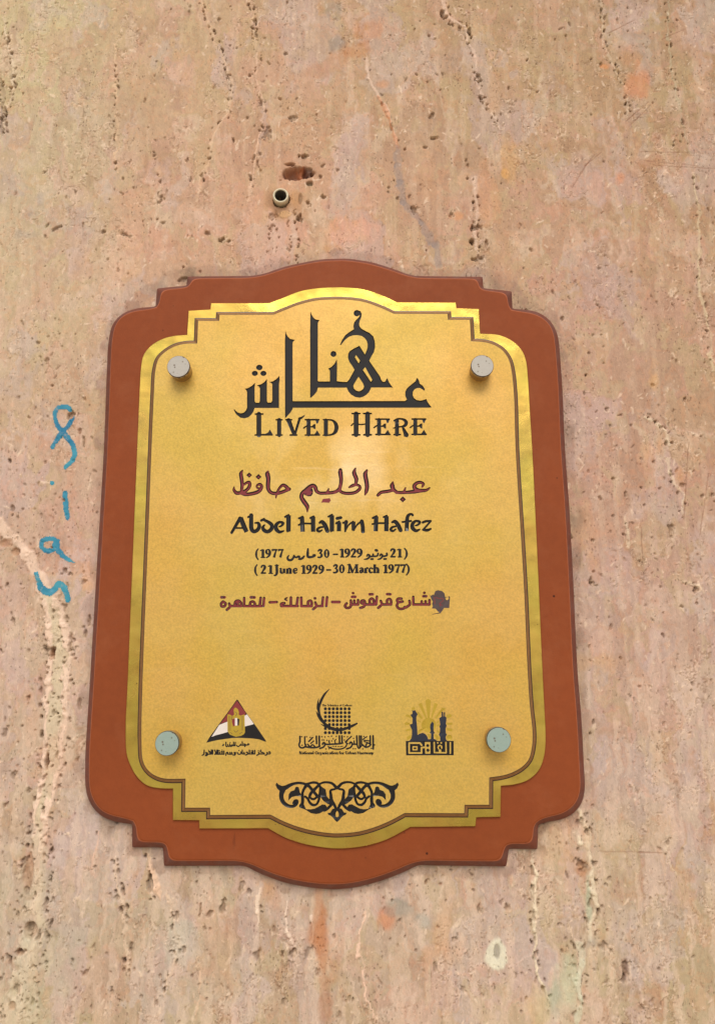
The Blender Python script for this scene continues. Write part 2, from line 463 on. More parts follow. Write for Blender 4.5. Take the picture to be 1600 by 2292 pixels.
def vein(pts, wid, rgb, k=0.8, raise_=0.0004, pits=0.0, warp=1.0, side=None):
    P = [at(*p) for p in pts]
    for a in range(len(P) - 1):
        (x0, z0), (x1, z1) = P[a], P[a + 1]
        w0 = (wid[a] if isinstance(wid, (list, tuple)) else wid) * K; w1 = (wid[a + 1] if isinstance(wid, (list, tuple)) else wid) * K
        L = math.hypot(x1 - x0, z1 - z0)
        s = window((x0 + x1) / 2, (z0 + z1) / 2, L / 2 + max(w0, w1) * 2 + 0.006)
        xx = X[s] + WX[s] * warp * 0.8; zz = Z[s] + WZ[s] * warp * 0.5
        t = np.clip(((xx - x0) * (x1 - x0) + (zz - z0) * (z1 - z0)) / (L * L), 0, 1)
        d = np.hypot(xx - x0 - t * (x1 - x0), zz - z0 - t * (z1 - z0))
        w = (w0 + (w1 - w0) * t) * 0.5 * (0.55 + 0.9 * NA[s])
        m = sstep(1.35, 0.75, d / w) * (0.65 + 0.35 * sstep(0.38, 0.52, NB[s]))
        wtint(s, m, srgb(*rgb), k)
        H[s] += m * raise_
        n = int(L / 0.004 * pits)
        for q in range(n):
            tt = rng.random(); off = (w0 * (0.5 + rng.random() * 0.9)) * (1 if rng.random() < 0.5 else -1)
            nx, nz = -(z1 - z0) / L, (x1 - x0) / L
            r = 0.00062 * math.exp(rng.normal(0.0, 0.4))
            pit(x0 + (x1 - x0) * tt + nx * off, z0 + (z1 - z0) * tt + nz * off, r, r * (1 + 1.4 * rng.random()), rng.normal(0, 0.4), 0.0018, 0.5)
PALE = (228, 204, 170); PINKW = (236, 204, 176)
# the broad pale vein on the left
vein([(0,1175),(30,1205),(62,1238),(95,1290),(108,1340)], [30,26,22,24,30], PINKW, 0.75, 0.0006, 0.5)
vein([(108,1340),(128,1400),(138,1450),(134,1530),(128,1590),(118,1680),(112,1740),(92,1820),(80,1880)], [24,34,38,32,30,28,28,26,20], (212,192,158), 0.8, 0.0002, 0.2)
vein([(100,1345),(112,1400),(116,1450),(112,1530),(104,1600),(98,1700),(90,1780),(72,1870)], [10,12,10,12,9,9,8,8], PINKW, 0.9, 0.0008, 1.3)
vein([(125,1345),(146,1400),(154,1460),(150,1540),(146,1600),(134,1690),(122,1760),(106,1830),(88,1900)], [10,12,10,14,10,12,10,12,12], PINKW, 0.9, 0.0008, 1.3)
vein([(80,1880),(76,1960),(80,2030),(62,2110),(50,2180),(38,2240),(30,2292)], [26,28,30,34,32,30,30], (222,198,166), 0.7, 0.0006, 2.8)
vein([(100,1900),(92,1980),(95,2060),(80,2140),(78,2200),(60,2292)], [16,14,18,18,14,14], (214,194,160), 0.5, 0.0003, 1.0)
for (px, py, rx, ry) in ((64,1950,9,28),(70,2082,10,12),(44,2132,8,6),(28,2252,7,9),(117,1465,5,11),(106,1700,3,14),(12,1216,14,9),(38,1235,9,7),(118,1458,4,10)):
    stain(px, py, rx, ry, (168, 112, 82), 0.7, 0, 0.7, 0.3, -0.0022)
# other veins
vein([(8,40),(20,110),(34,150),(30,200),(14,250),(10,300)], 5, PALE, 0.6, 0.0004, 1.2)
vein([(2,180),(8,240),(4,300)], 6, (120,100,80), 0.4, -0.001, 1.6)
vein([(815,120),(832,180),(850,215),(870,250),(882,290),(888,330)], [5,6,7,6,5,4], PINKW, 0.5, 0.0005, 0.35)
vein([(850,215),(872,262),(890,330)], 7, (206,128,74), 0.5, 0, 0)
vein([(890,330),(886,370),(898,410),(906,450),(945,500),(972,545),(985,590)], [10,12,16,16,16,20,16], (140,128,122), 0.45, -0.0003, 0.3)
vein([(990,0),(1002,40),(1042,62),(1050,95),(1062,130),(1072,200),(1088,240),(1110,270),(1116,290)], [10,10,8,6,7,6,5,5,5], PINKW, 0.45, 0.0004, 1.6)
vein([(1062,400),(1066,470),(1060,520),(1070,580)], [6,7,8,6], PINKW, 0.5, 0.0004, 1.2)
vein([(1344,0),(1348,60),(1350,100),(1375,150),(1400,200),(1405,260)], 5, PALE, 0.35, 0.0002, 1.0)
vein([(1490,0),(1492,70),(1500,120),(1512,200),(1522,270),(1540,340)], 4, (186,176,140), 0.5, 0.0002, 0.7)
vein([(1552,395),(1560,450),(1563,520),(1562,580),(1568,650),(1580,710),(1590,800),(1600,830)], 5, (214,190,150), 0.7, 0.0004, 0.4)
vein([(1446,935),(1465,950),(1486,965),(1496,1000)], [5,8,9,6], PALE, 0.85, 0.0007, 1.6)
vein([(1498,1030),(1500,1060),(1530,1110),(1524,1150)], [4,8,5,6], PALE, 0.55, 0.0004, 0.6)
vein([(1400,1155),(1404,1190),(1408,1230)], [4,7,3], PALE, 0.55, 0.0003, 0.6)
vein([(1528,1300),(1556,1312),(1574,1330)], [6,8,5], PALE, 0.7, 0.0005, 0.8)
vein([(1185,1910),(1192,1945),(1200,1960),(1194,2000),(1196,2040),(1194,2080),(1198,2110),(1194,2140),(1200,2170),(1215,2200),(1228,2240)], [5,6,8,8,9,8,8,6,6,5,4], (232,212,178), 0.9, 0.0007, 1.1)
vein([(1300,1820),(1310,1860),(1306,1890),(1318,1920),(1322,1960),(1330,2000),(1332,2030),(1318,2070),(1322,2100)], [12,12,14,8,10,12,10,8,8], (230,210,176), 0.85, 0.0007, 1.3)
vein([(1296,2110),(1300,2150),(1290,2180),(1300,2230),(1290,2292)], [14,14,16,10,8], (214,208,176), 0.7, 0.0005, 0.9)
vein([(1490,1870),(1492,1910),(1508,1940),(1515,1960)], 3, PALE, 0.5, 0.0003, 0.5)
vein([(818,2045),(805,2090),(805,2140),(818,2190),(826,2240),(836,2280)], [4,4,3,4,3,3], (238,200,170), 0.85, 0.0004, 0.2)
vein([(1196,2140),(1170,2155),(1140,2170)], 2.5, (222,190,170), 0.5, 0.0002, 0)
vein([(330,1910),(342,1950),(355,1985),(360,2020)], [8,14,12,5], (234,196,162), 0.8, 0.0006, 1.3)
vein([(258,1920),(262,1980),(278,2020),(284,2100),(284,2180)], [5,6,6,6,4], (226,196,164), 0.6, 0.0004, 1.6)
vein([(375,2000),(385,2060),(398,2120),(385,2170),(370,2230)], [4,7,6,4,4], (226,196,164), 0.65, 0.0004, 1.0)
vein([(580,1995),(578,2040),(576,2065)], [6,9,6], (238,212,184), 0.85, 0.0006, 0.8)
vein([(640,2020),(644,2080),(658,2120)], [4,5,3], (240,214,188), 0.8, 0.0005, 0.5)
vein([(700,2050),(694,2090),(690,2120)], [3,4,3], (240,214,188), 0.8, 0.0005, 0.4)
vein([(220,1860),(215,1900),(205,1940)], [3,5,3], (230,190,160), 0.7, 0.0004, 0.5)
vein([(440,2130),(450,2200),(440,2260),(430,2292)], [3,4,3,3], (232,196,160), 0.6, 0.0003, 0.2)
vein([(260,100),(262,200),(258,260),(262,330),(266,390)], [3,4,5,6,3], (232,196,154), 0.55, 0.0003, 0.8)
vein([(520,180),(512,250),(480,300),(460,370),(440,450)], [4,6,6,4,3], (232,196,158), 0.5, 0.0003, 0.8)
vein([(580,120),(575,180),(590,240),(580,320),(565,400),(555,450)], [5,6,5,7,6,4], (236,198,164), 0.5, 0.0003, 0.9)
vein([(345,330),(360,420),(350,500)], [3,3,3], (236,198,164), 0.4, 0.0002, 0.8)
vein([(650,470),(660,530),(655,590)], [10,12,8], (214,184,160), 0.5, 0.0003, 2.2)
vein([(606,480),(612,520),(608,570)], [8,10,8], (214,184,160), 0.5, 0.0003, 2.0)
vein([(450,0),(470,60),(500,130),(520,190)], 5, (226,190,150), 0.4, 0.0002, 1.4)
vein([(560,0),(570,60),(572,110)], 6, (226,190,150), 0.4, 0.0002, 1.8)

# rust, orange, grey and green stains
for a in [(720,150,80,18,(188,122,76),0.5,0.42),(800,110,40,20,(190,116,66),0.55,0.3),(830,70,40,30,(200,120,66),0.5,0),(742,20,24,22,(128,116,108),0.6,0),
 (752,98,20,14,(128,114,104),0.55,0),(1420,185,30,38,(214,124,72),0.6,0),(1400,120,26,30,(200,132,90),0.4,0),(1350,148,10,7,(222,136,76),0.7,0),
 (1140,370,20,60,(206,146,82),0.5,0.2),(1130,390,10,10,(216,150,70),0.6,0),(1105,180,18,60,(206,150,98),0.45,0),(1095,430,22,60,(218,152,108),0.4,0),
 (1385,400,12,18,(218,130,76),0.6,-0.4),(1440,365,38,14,(176,112,76),0.5,0),(1010,484,16,9,(216,138,82),0.6,0),(960,400,22,50,(204,146,104),0.4,0),
 (1230,330,16,30,(196,148,96),0.4,0),(1130,550,40,90,(206,156,110),0.3,0),(850,190,16,10,(214,140,92),0.55,0),(775,515,45,40,(232,152,116),0.45,0),
 (750,555,20,9,(206,140,84),0.5,0),(600,520,60,80,(224,164,130),0.3,0),(290,560,40,80,(226,170,140),0.35,0),(300,450,40,30,(206,148,112),0.3,0),
 (200,400,8,18,(160,112,82),0.5,0),(328,365,4,22,(170,116,84),0.6,0),(330,240,70,100,(186,140,108),0.30,0),(420,170,30,60,(190,140,100),0.3,0),
 (90,445,9,16,(158,140,134),0.5,0),(65,480,14,12,(156,136,128),0.5,0),(60,525,26,12,(156,138,130),0.4,0),(130,540,45,16,(196,150,108),0.4,0),
 (1475,990,10,30,(212,142,92),0.5,-0.2),(1462,1010,22,14,(206,142,100),0.4,0),(1520,1070,12,24,(210,142,90),0.5,0),(1320,1190,35,40,(210,144,104),0.4,0),
 (1330,1260,22,30,(214,142,96),0.45,0),(1464,855,10,16,(216,160,100),0.55,0),(1340,1480,45,16,(204,148,98),0.4,0),(1310,1160,24,50,(170,130,110),0.3,0),
 (1285,940,14,50,(164,134,122),0.3,0),(710,2080,12,60,(186,108,54),0.6,0.05),(722,2140,14,50,(184,104,50),0.7,0),(728,2220,10,50,(170,104,66),0.6,0),(745,2160,24,20,(188,126,78),0.45,0),
 (610,2010,20,36,(204,136,94),0.4,0),(480,2120,34,60,(190,138,98),0.35,0),(865,2065,13,22,(206,122,80),0.75,-0.3),(890,2030,18,14,(136,132,124),0.55,0),
 (950,2070,14,14,(146,150,142),0.5,0),(985,2090,20,46,(204,140,94),0.4,-0.3),(1010,2130,26,20,(210,156,118),0.4,0),(1240,2235,13,26,(140,150,130),0.6,0),
 (1275,2200,14,40,(196,200,168),0.5,0),(1316,2000,5,40,(178,190,160),0.55,0),(1245,1850,40,60,(214,160,116),0.4,0),(1302,1945,12,12,(176,110,64),0.75,0),
 (1205,2260,22,40,(214,166,110),0.4,0),(200,1290,14,26,(226,162,118),0.5,0),(130,1690,20,60,(214,160,130),0.35,0),(70,1600,16,50,(216,160,130),0.35,0),(150,1990,10,60,(196,152,120),0.4,0),
 (1355,2110,22,8,(160,132,116),0.45,0.3),(1325,2110,10,14,(166,152,140),0.6,0),(1250,2250,40,40,(196,190,150),0.3,0),(1400,2170,6,16,(150,104,84),0.7,0),(1426,2245,12,24,(180,130,96),0.4,0),
 (60,2230,50,70,(186,180,146),0.25,0),(120,2120,40,90,(192,182,152),0.2,0),(20,2050,30,80,(180,174,150),0.25,0),(415,2110,30,40,(188,186,168),0.35,0),(1230,240,60,20,(170,152,118),0.3,0.5)]:
    stain(a[0], a[1], a[2], a[3], a[4], a[5], a[6])
# thin scratches on the right
for p in [[(1400,272),(1450,228)],[(1405,285),(1455,235)],[(1280,420),(1310,370),(1345,340)],[(1290,400),(1330,345)],[(1430,340),(1540,342)],[(1440,360),(1560,372)],[(1460,370),(1600,378)],[(1360,75),(1420,45)],[(1480,88),(1530,66)],
          [(1540,990),(1530,1160)],[(1585,1060),(1565,1200)],[(1434,1180),(1437,1250)],[(1340,1905),(1480,1910)]]:
    vein(p, 2.2, (140, 96, 68), 0.6, -0.0003, 0, 0.15)
# the named pits of the photograph
for (px, py, rx, ry, an, dp) in [(498,535,10,5,0.5,3),(512,540,8,4,0.3,2),(464,521,8,7,0,3),(560,170,5,4,0,2),(490,45,5,7,0,2),(280,525,17,5,-0.4,2),(233,518,8,7,-0.6,2.5),(427,400,4,7,0,2),(365,498,8,4,0,2),
  (523,315,5,8,0,2.5),(600,300,15,20,0,2.2),(655,265,12,10,0.5,2.5),(584,230,6,12,0,2.5),(572,50,6,14,0,2.5),(582,345,6,7,0,2),(640,120,5,6,0,2),(185,502,4,7,0,2),(170,430,4,8,0.6,2),
  (680,350,15,6,-0.1,4),(690,455,7,9,0,3),(672,490,6,12,0,4),(660,497,4,7,0,3),(725,440,8,6,0,3),(722,370,7,5,0.5,2),(755,382,5,6,0,2),(718,395,6,5,0,2),
  (990,30,9,9,0.3,3),(998,38,7,5,0,3),(960,80,5,4,0,2),(966,258,9,9,-0.6,2.5),(970,308,12,6,-0.1,3),(1070,170,6,8,0,3),(1070,185,5,4,0,2.5),(1138,197,4,5,0,2),(1202,206,5,4,0,1.6),(1080,230,5,5,0,2),(1178,135,4,8,-0.5,2.5),
  (927,470,12,14,0.4,2.5),(1066,510,17,7,-0.1,3),(1057,540,7,8,0,4),(1070,580,16,9,0,3),(1088,545,5,9,0,3),(1345,25,4,10,0,3),(1010,480,7,6,0,2),(952,330,6,4,0,2),(870,420,4,4,0,1.6),
  (1160,45,3,3,0,1),(1450,935,5,4,0,3),(1476,957,9,5,-0.2,3),(1490,992,5,6,0,3),(1500,1065,5,6,0,3),(1372,1071,9,4,0,2.5),(1358,915,5,5,0,2),(1399,1108,3,8,0,2),(1324,1210,6,5,0,2.5),(1325,1307,8,5,-0.6,2.5),(1322,1300,4,8,0,2.5),
  (1502,1185,8,16,0,2.5),(1558,1320,6,6,-0.4,2.5),(1594,1108,5,5,0,2),(1572,1110,5,4,0,2),(1298,1838,9,9,0,3),(1302,1936,17,11,-0.5,3),(1330,1934,6,6,0,2.5),(1312,1862,6,5,0,2.5),
  (1320,2020,5,10,0,2.5),(1350,2118,14,8,0.1,2),(1400,2168,8,18,0,2.5),(1395,2196,8,8,0,1.6),(1338,2045,5,7,0,2.5),(1190,1950,4,12,0,2.5),(1192,1990,4,10,0,2),(1194,2050,5,12,0,2),(1196,2100,4,8,0,2),(1196,2138,5,10,0,2.5),
  (1072,2035,4,12,0,2),(1134,2033,7,7,0,2),(1250,2069,6,5,0,2),(974,2165,6,10,-0.2,1.8),(1034,2215,9,9,0,1.5),(1010,1948,5,4,0,1.6),(1120,2020,7,8,0,1.5),
  (336,1980,6,24,0.1,3.5),(500,2032,8,18,-0.1,3),(448,2038,3,14,0,2.5),(470,2046,7,8,-0.4,2.5),(560,1998,6,8,0,2.5),(272,2035,6,8,0,2.5),(384,2078,5,9,0,3),(386,2130,9,4,-0.2,3),(412,2127,4,7,0,2.5),(370,2200,4,9,0,2.5),
  (655,2132,8,10,-0.3,3),(632,2136,4,6,0,2.5),(578,2135,9,14,0,2),(262,2010,8,6,0,2),(326,1915,4,5,0,2.5),(635,2243,9,9,0,1.8),(395,2050,4,10,0,2.5),(690,2130,10,16,-0.5,1.5),(440,1975,4,6,0,2),(540,1985,8,12,-0.4,1.5),
  (120,1460,7,18,0,3.5),(110,1495,4,5,0,2),(107,1574,4,5,0,2.5),(106,1710,4,18,0,4),(92,1718,4,4,0,3),(30,1733,9,8,0,2.5),(66,1770,6,6,0,2),(92,1766,5,8,0,2),(155,1655,4,4,0,3),(158,1440,4,18,0,3),(200,1390,4,18,0,3),(192,1415,5,9,0,2.5),(12,1640,9,10,0,2),(178,1578,6,12,0,2),
  (148,1275,6,6,0,3),(155,1285,4,5,0,2.5),(188,985,4,14,0.1,2.5),(160,928,9,16,-0.4,3.4),(46,2130,12,5,0,3.5),(70,2075,12,9,0,3),(88,2096,5,14,-0.3,3),(40,2210,8,12,0,2),
  (8,190,5,5,0,3),(4,268,6,14,0,3.5),(18,95,5,10,0,2),(410,625,16,6,0.1,2.5)]:
    cx, cz = at(px, py)
    pit(cx, cz, rx * K * 0.72, ry * K * 0.80, an, dp * 0.0009, 0.5)
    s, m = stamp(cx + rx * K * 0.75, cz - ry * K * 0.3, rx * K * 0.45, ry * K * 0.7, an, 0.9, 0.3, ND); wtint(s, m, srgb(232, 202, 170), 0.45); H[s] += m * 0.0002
# grime and painted contact shade on the stone along the edge of the board
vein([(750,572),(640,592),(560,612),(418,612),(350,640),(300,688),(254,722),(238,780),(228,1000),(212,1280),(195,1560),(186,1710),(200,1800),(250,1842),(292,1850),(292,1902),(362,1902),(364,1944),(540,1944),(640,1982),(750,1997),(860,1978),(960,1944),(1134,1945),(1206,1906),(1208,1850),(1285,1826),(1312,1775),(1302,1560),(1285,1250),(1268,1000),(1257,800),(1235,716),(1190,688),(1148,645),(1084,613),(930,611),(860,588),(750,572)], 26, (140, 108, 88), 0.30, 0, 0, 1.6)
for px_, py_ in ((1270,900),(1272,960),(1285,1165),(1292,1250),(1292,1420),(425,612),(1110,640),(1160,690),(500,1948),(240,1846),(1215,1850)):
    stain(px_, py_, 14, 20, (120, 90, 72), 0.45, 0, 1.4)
# white chip with a dark heart
stain(1112, 2135, 22, 27, (232, 220, 192), 0.95, 0, 0.6, 0.18, 0.0003)
stain(1112, 2130, 6, 13, (150, 132, 118), 0.9, 0, 0.4, 0.25, -0.0012)
# broken cavity above the wall plug, and the drilled hole
cx, cz = at(664, 389)
s, m = stamp(cx, cz, 30 * K, 18 * K, 0.0, 0.8, 0.22, NB)
H[s] -= m * 0.0075 * (0.55 + 0.9 * NA[s]); wtint(s, m, srgb(158, 108, 80), 0.8)
s, m = stamp(*at(654, 392), 24 * K, 14 * K, 0.5, 0.8, 0.25, NA); wtint(s, m, srgb(150, 106, 82), 0.75); H[s] -= m * 0.002
s, m = stamp(*at(672, 383), 13 * K, 12 * K, 0, 0.6, 0.3, NA); wtint(s, m, srgb(190, 120, 80), 0.9); H[s] += m * 0.0022
s, m = stamp(*at(688, 385), 12 * K, 12 * K, 0, 0.5, 0.3, NA); wtint(s, m, srgb(92, 58, 50), 0.8); H[s] -= m * 0.003
s, m = stamp(*at(648, 368), 10 * K, 4 * K, 0, 0.5, 0.3, NA); wtint(s, m, srgb(130, 88, 58), 0.8); H[s] -= m * 0.003
s, m = stamp(*at(692, 411), 8 * K, 7 * K, 0, 0.5, 0.3, NA); wtint(s, m, srgb(104, 92, 64), 0.8); H[s] -= m * 0.003
stain(640, 450, 44, 38, (186, 132, 92), 0.75, 0, 0.9, 0.4)
stain(628, 450, 27, 30, (150, 104, 74), 0.75, 0, 0.5, 0.3, 0.0003)
stain(660, 440, 12, 22, (196, 138, 90), 0.7, 0, 0.6, 0.3, 0.0006)
stain(640, 480, 14, 8, (210, 158, 108), 0.8, 0, 0.4, 0.2, 0.0005)
stain(672, 445, 4, 14, (92, 70, 52), 0.6, 0, 0.5, 0.3, -0.0016)
PLUG = at(630, 448)
dd = np.hypot(X - PLUG[0], Z - PLUG[1])
m = sstep(0.0078, 0.0070, dd + (NA - 0.5) * 0.0012)
H = H * (1 - m) - m * 0.026
tint(m, srgb(60, 44, 34), 0.9)
# fade the relief out beyond the detailed part and lay flat where the plaque is screwed on
fade = sstep(0.40, 0.372, np.abs(X)) * sstep(1.10, 1.14, Z) * sstep(2.15, 2.11, Z)
H *= fade

ny, nx = X.shape
def grid_mesh(name, off=0.0, mask=None):
    co = np.empty((ny * nx, 3), dtype=np.float32)
    co[:, 0] = X.ravel(); co[:, 1] = (-H - off).ravel(); co[:, 2] = Z.ravel()
    idx = np.arange(ny * nx).reshape(ny, nx)
    q = np.stack([idx[:-1, :-1], idx[:-1, 1:], idx[1:, 1:], idx[1:, :-1]], axis=-1).reshape(-1, 4)
    col = np.ones((ny * nx, 4), dtype=np.float32); col[:, :3] = np.clip(COL.reshape(-1, 3), 0, 1)
    if mask is not None:
        mm = mask[:-1, :-1] & mask[:-1, 1:] & mask[1:, 1:] & mask[1:, :-1]
        q = q[mm.ravel()]
        used, inv = np.unique(q, return_inverse=True)
        co = co[used]; col = col[used]; q = inv.reshape(-1, 4)
    me = bpy.data.meshes.new(name)
    me.vertices.add(len(co)); me.vertices.foreach_set('co', co.ravel())
    me.loops.add(q.size); me.loops.foreach_set('vertex_index', q.ravel().astype(np.int32))
    me.polygons.add(len(q)); me.polygons.foreach_set('loop_start', np.arange(0, q.size, 4, dtype=np.int32))
    me.polygons.foreach_set('loop_total', np.full(len(q), 4, dtype=np.int32))
    me.polygons.foreach_set('use_smooth', np.ones(len(q), dtype=bool))
    a = me.attributes.new('stone_colour', 'FLOAT_COLOR', 'POINT')
    a.data.foreach_set('color', col.ravel())
    me.update(); me.validate()
    return me

# ------------------------------------------------------------------ outlines and glyph helpers
def cr_spline(pts, n=6):
    """centripetal Catmull-Rom through an open run"""
    if len(pts) < 3: return list(pts)
    P = [np.array(p[:2], float) for p in pts]
    P = [2 * P[0] - P[1]] + P + [2 * P[-1] - P[-2]]
    out = []
    for k in range(1, len(P) - 2):
        p0, p1, p2, p3 = P[k - 1:k + 3]
        t0 = 0; t1 = t0 + max(np.linalg.norm(p1 - p0), 1e-6) ** 0.5
        t2 = t1 + max(np.linalg.norm(p2 - p1), 1e-6) ** 0.5; t3 = t2 + max(np.linalg.norm(p3 - p2), 1e-6) ** 0.5
        for q in range(n):
            t = t1 + (t2 - t1) * q / n
            a1 = (t1 - t) / (t1 - t0) * p0 + (t - t0) / (t1 - t0) * p1
            a2 = (t2 - t) / (t2 - t1) * p1 + (t - t1) / (t2 - t1) * p2
            a3 = (t3 - t) / (t3 - t2) * p2 + (t - t2) / (t3 - t2) * p3
            b1 = (t2 - t) / (t2 - t0) * a1 + (t - t0) / (t2 - t0) * a2
            b2 = (t3 - t) / (t3 - t1) * a2 + (t - t1) / (t3 - t1) * a3
            out.append(tuple((t2 - t) / (t2 - t1) * b1 + (t - t1) / (t2 - t1) * b2))
    out.append(tuple(P[-2]))
    return out
def smooth_closed(pts, ang=32, n=5):
    m = len(pts); sharp = []
    for k in range(m):
        a, b, c = pts[k - 1], pts[k], pts[(k + 1) % m]
        v1 = (b[0] - a[0], b[1] - a[1]); v2 = (c[0] - b[0], c[1] - b[1])
        d = abs((math.degrees(math.atan2(v2[1], v2[0]) - math.atan2(v1[1], v1[0])) + 180) % 360 - 180)
        if d > ang or len(b) > 2: sharp.append(k)
    if not sharp:
        ring = [p[:2] for p in pts]
        o = cr_spline(ring[-2:] + ring + ring[:2], n)
        return o[2 * n:2 * n + m * n]
    out = []
    for q in range(len(sharp)):
        a = sharp[q]; b = sharp[(q + 1) % len(sharp)]
        run = [pts[(a + k) % m][:2] for k in range(((b - a) % m or m) + 1)]
        out += cr_spline(run, n)[:-1]
    return out
def area(p):
    return 0.5 * sum(p[k - 1][0] * p[k][1] - p[k][0] * p[k - 1][1] for k in range(len(p)))
def offset(p, d):
    """move a CCW outline outwards by d (mitred)"""
    n = len(p); out = []
    for k in range(n):
        a, b, c = p[k - 1], p[k], p[(k + 1) % n]
        e1 = (b[0] - a[0], b[1] - a[1]); e2 = (c[0] - b[0], c[1] - b[1])
        l1 = math.hypot(*e1) or 1e-9; l2 = math.hypot(*e2) or 1e-9
        n1 = (e1[1] / l1, -e1[0] / l1); n2 = (e2[1] / l2, -e2[0] / l2)
        mx, my = n1[0] + n2[0], n1[1] + n2[1]
        ml = mx * mx + my * my
        if ml < 0.4: ml = 0.4
        out.append((b[0] + mx * 2 * d / ml, b[1] + my * 2 * d / ml))
    return out
def dedupe(p, eps):
    o = []
    for q in p:
        if not o or math.hypot(q[0] - o[-1][0], q[1] - o[-1][1]) > eps: o.append(q)
    if math.hypot(o[0][0] - o[-1][0], o[0][1] - o[-1][1]) < eps: o.pop()
    return o
def outline(pts, depth, ang=32):
    p = dedupe(smooth_closed(pts, ang), 0.4)
    p = at_all(p, depth)
    if area(p) < 0: p = p[::-1]
    return p
def cdt(loops, scale=1000.0):
    V, E = [], []
    for lp in loops:
        b = len(V); n = len(lp)
        V += [Vector((x * scale, z * scale)) for x, z in lp]
        E += [(b + k, b + (k + 1) % n) for k in range(n)]
    r = delaunay_2d_cdt(V, E, [], 0, 1e-5, False)
    return np.array([(v.x / scale, v.y / scale) for v in r[0]]), np.array([f[:] for f in r[2]])
def inside(poly, pts):
    """non-zero winding test"""
    P = np.array(poly); wn_ = np.zeros(len(pts), int)
    x, y = pts[:, 0], pts[:, 1]
    for k in range(len(P)):
        x0, y0 = P[k - 1]; x1, y1 = P[k]
        cr = (x1 - x0) * (y - y0) - (x - x0) * (y1 - y0)
        wn_ += ((y0 <= y) & (y1 > y) & (cr > 0)).astype(int) - ((y0 > y) & (y1 <= y) & (cr < 0)).astype(int)
    return wn_ != 0
def mesh_obj(name, verts, faces, mats, mi=None, parent=None, smooth=False):
    me = bpy.data.meshes.new(name)
    me.from_pydata([tuple(v) for v in verts], [], [tuple(int(i) for i in f) for f in faces])
    for m in mats: me.materials.append(m)
    if mi is not None: me.polygons.foreach_set('material_index', np.array(mi, dtype=np.int32))
    if smooth: me.polygons.foreach_set('use_smooth', np.ones(len(faces), dtype=bool))
    me.update()
    return link(bpy.data.objects.new(name, me), parent)
def loft(name, loops, ys, mats, mi, parent, cap_front=None, cap_back=False):
    """loops share a vertex count; ys is each loop's distance out from the wall"""
    n = len(loops[0]); V = []; F = []; I = []
    for lp, y in zip(loops, ys): V += [(x, -y, z) for x, z in lp]
    for k in range(len(loops) - 1):
        for j in range(n):
            a, b = k * n + j, k * n + (j + 1) % n
            F.append((a, b, b + n, a + n)); I.append(mi[k])
    if cap_front is not None:
        vv, tt = cdt([loops[-1]])
        cen = vv[tt].mean(axis=1); ok = inside(loops[-1], cen)
        base = len(V); V += [(x, -ys[-1], z) for x, z in vv]
        for t in tt[ok]: F.append(tuple(base + int(i) for i in t)); I.append(cap_front)
    return mesh_obj(name, V, F, mats, I, parent)

# ------------------------------------------------------------------ wall objects
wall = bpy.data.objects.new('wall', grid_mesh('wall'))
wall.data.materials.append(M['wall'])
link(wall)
tag(wall, 'pinkish beige travertine wall, pitted and veined, with rust stains, behind the plaque', 'wall')

def brush(pts, widths, n=6):
    """outline of a brush stroke given in pixels"""
    if not isinstance(widths, (list, tuple)): widths = [widths] * len(pts)
    q = cr_spline([(p[0], p[1]) for p in pts], n) if len(pts) > 2 else [tuple(p) for p in pts]
    if len(pts) > 2:
        w = []
        for k in range(len(pts) - 1): w += [widths[k] + (widths[k + 1] - widths[k]) * j / n for j in range(n)]
        w.append(widths[-1])
    else: w = list(widths)
    L, R = [], []
    for k in range(len(q)):
        a = q[max(k - 1, 0)]; b = q[min(k + 1, len(q) - 1)]
        dx, dy = b[0] - a[0], b[1] - a[1]; l = math.hypot(dx, dy) or 1e-9
        nx_, ny_ = -dy / l * w[k] / 2, dx / l * w[k] / 2
        L.append((q[k][0] + nx_, q[k][1] + ny_)); R.append((q[k][0] - nx_, q[k][1] - ny_))
    return L + R[::-1]
def round_caps(pts, widths):
    """small octagons for round stroke ends"""
    if not isinstance(widths, (list, tuple)): widths = [widths] * len(pts)
    o = []
    for p, w in ((pts[0], widths[0]), (pts[-1], widths[-1])):
        o.append([(p[0] + w / 2 * math.cos(t * math.pi / 5), p[1] + w / 2 * math.sin(t * math.pi / 5)) for t in range(10)])
    return o

def painted_mark(strokes, label=None):
    mask = np.zeros(X.shape, bool)
    s = window(*at(130, 1130), 0.13)
    P = np.stack([(X[s] + (ND[s] - 0.5) * 0.0010).ravel(), (Z[s] + (NA[s] - 0.5) * 0.0012).ravel()], 1)
    sub = np.zeros(len(P), bool)
    for pts, w in strokes:
        q = [(60 + a / 4.775, 880 + b / 4.775) for a, b in pts]
        ww = [(v + 13) / 4.775 for v in w] if isinstance(w, (list, tuple)) else (w + 11) / 4.775
        for poly in [brush(q, ww, 5)] + round_caps(q, ww):
            sub |= inside(at_all(poly, 0), P)
    mask[s] = sub.reshape(X[s].shape)
    # paint misses the deeper pits
    mask &= H > -0.0016
    me = grid_mesh('painted_mark', 0.00022, mask)
    me.materials.append(M['paint'])
    o = link(bpy.data.objects.new('painted_mark', me), wall)
    if label: o['label'] = label
    return o
painted_mark([([(275,580),(330,490),(400,400),(470,320),(495,230),(450,160),(390,145),(320,175),(308,250),(330,340),(390,420),(450,490),(500,570),(515,650),(490,720),(415,790)], [40,48,50,46,42,46,44,40,40,46,58,58,54,50,50,38])], 'blue looped brush mark')
painted_mark([([(272,955),(276,957)], 46)], 'small blue dot')
painted_mark([([(412,1065),(422,1200),(440,1335)], [50,58,48])], 'short upright blue stroke')
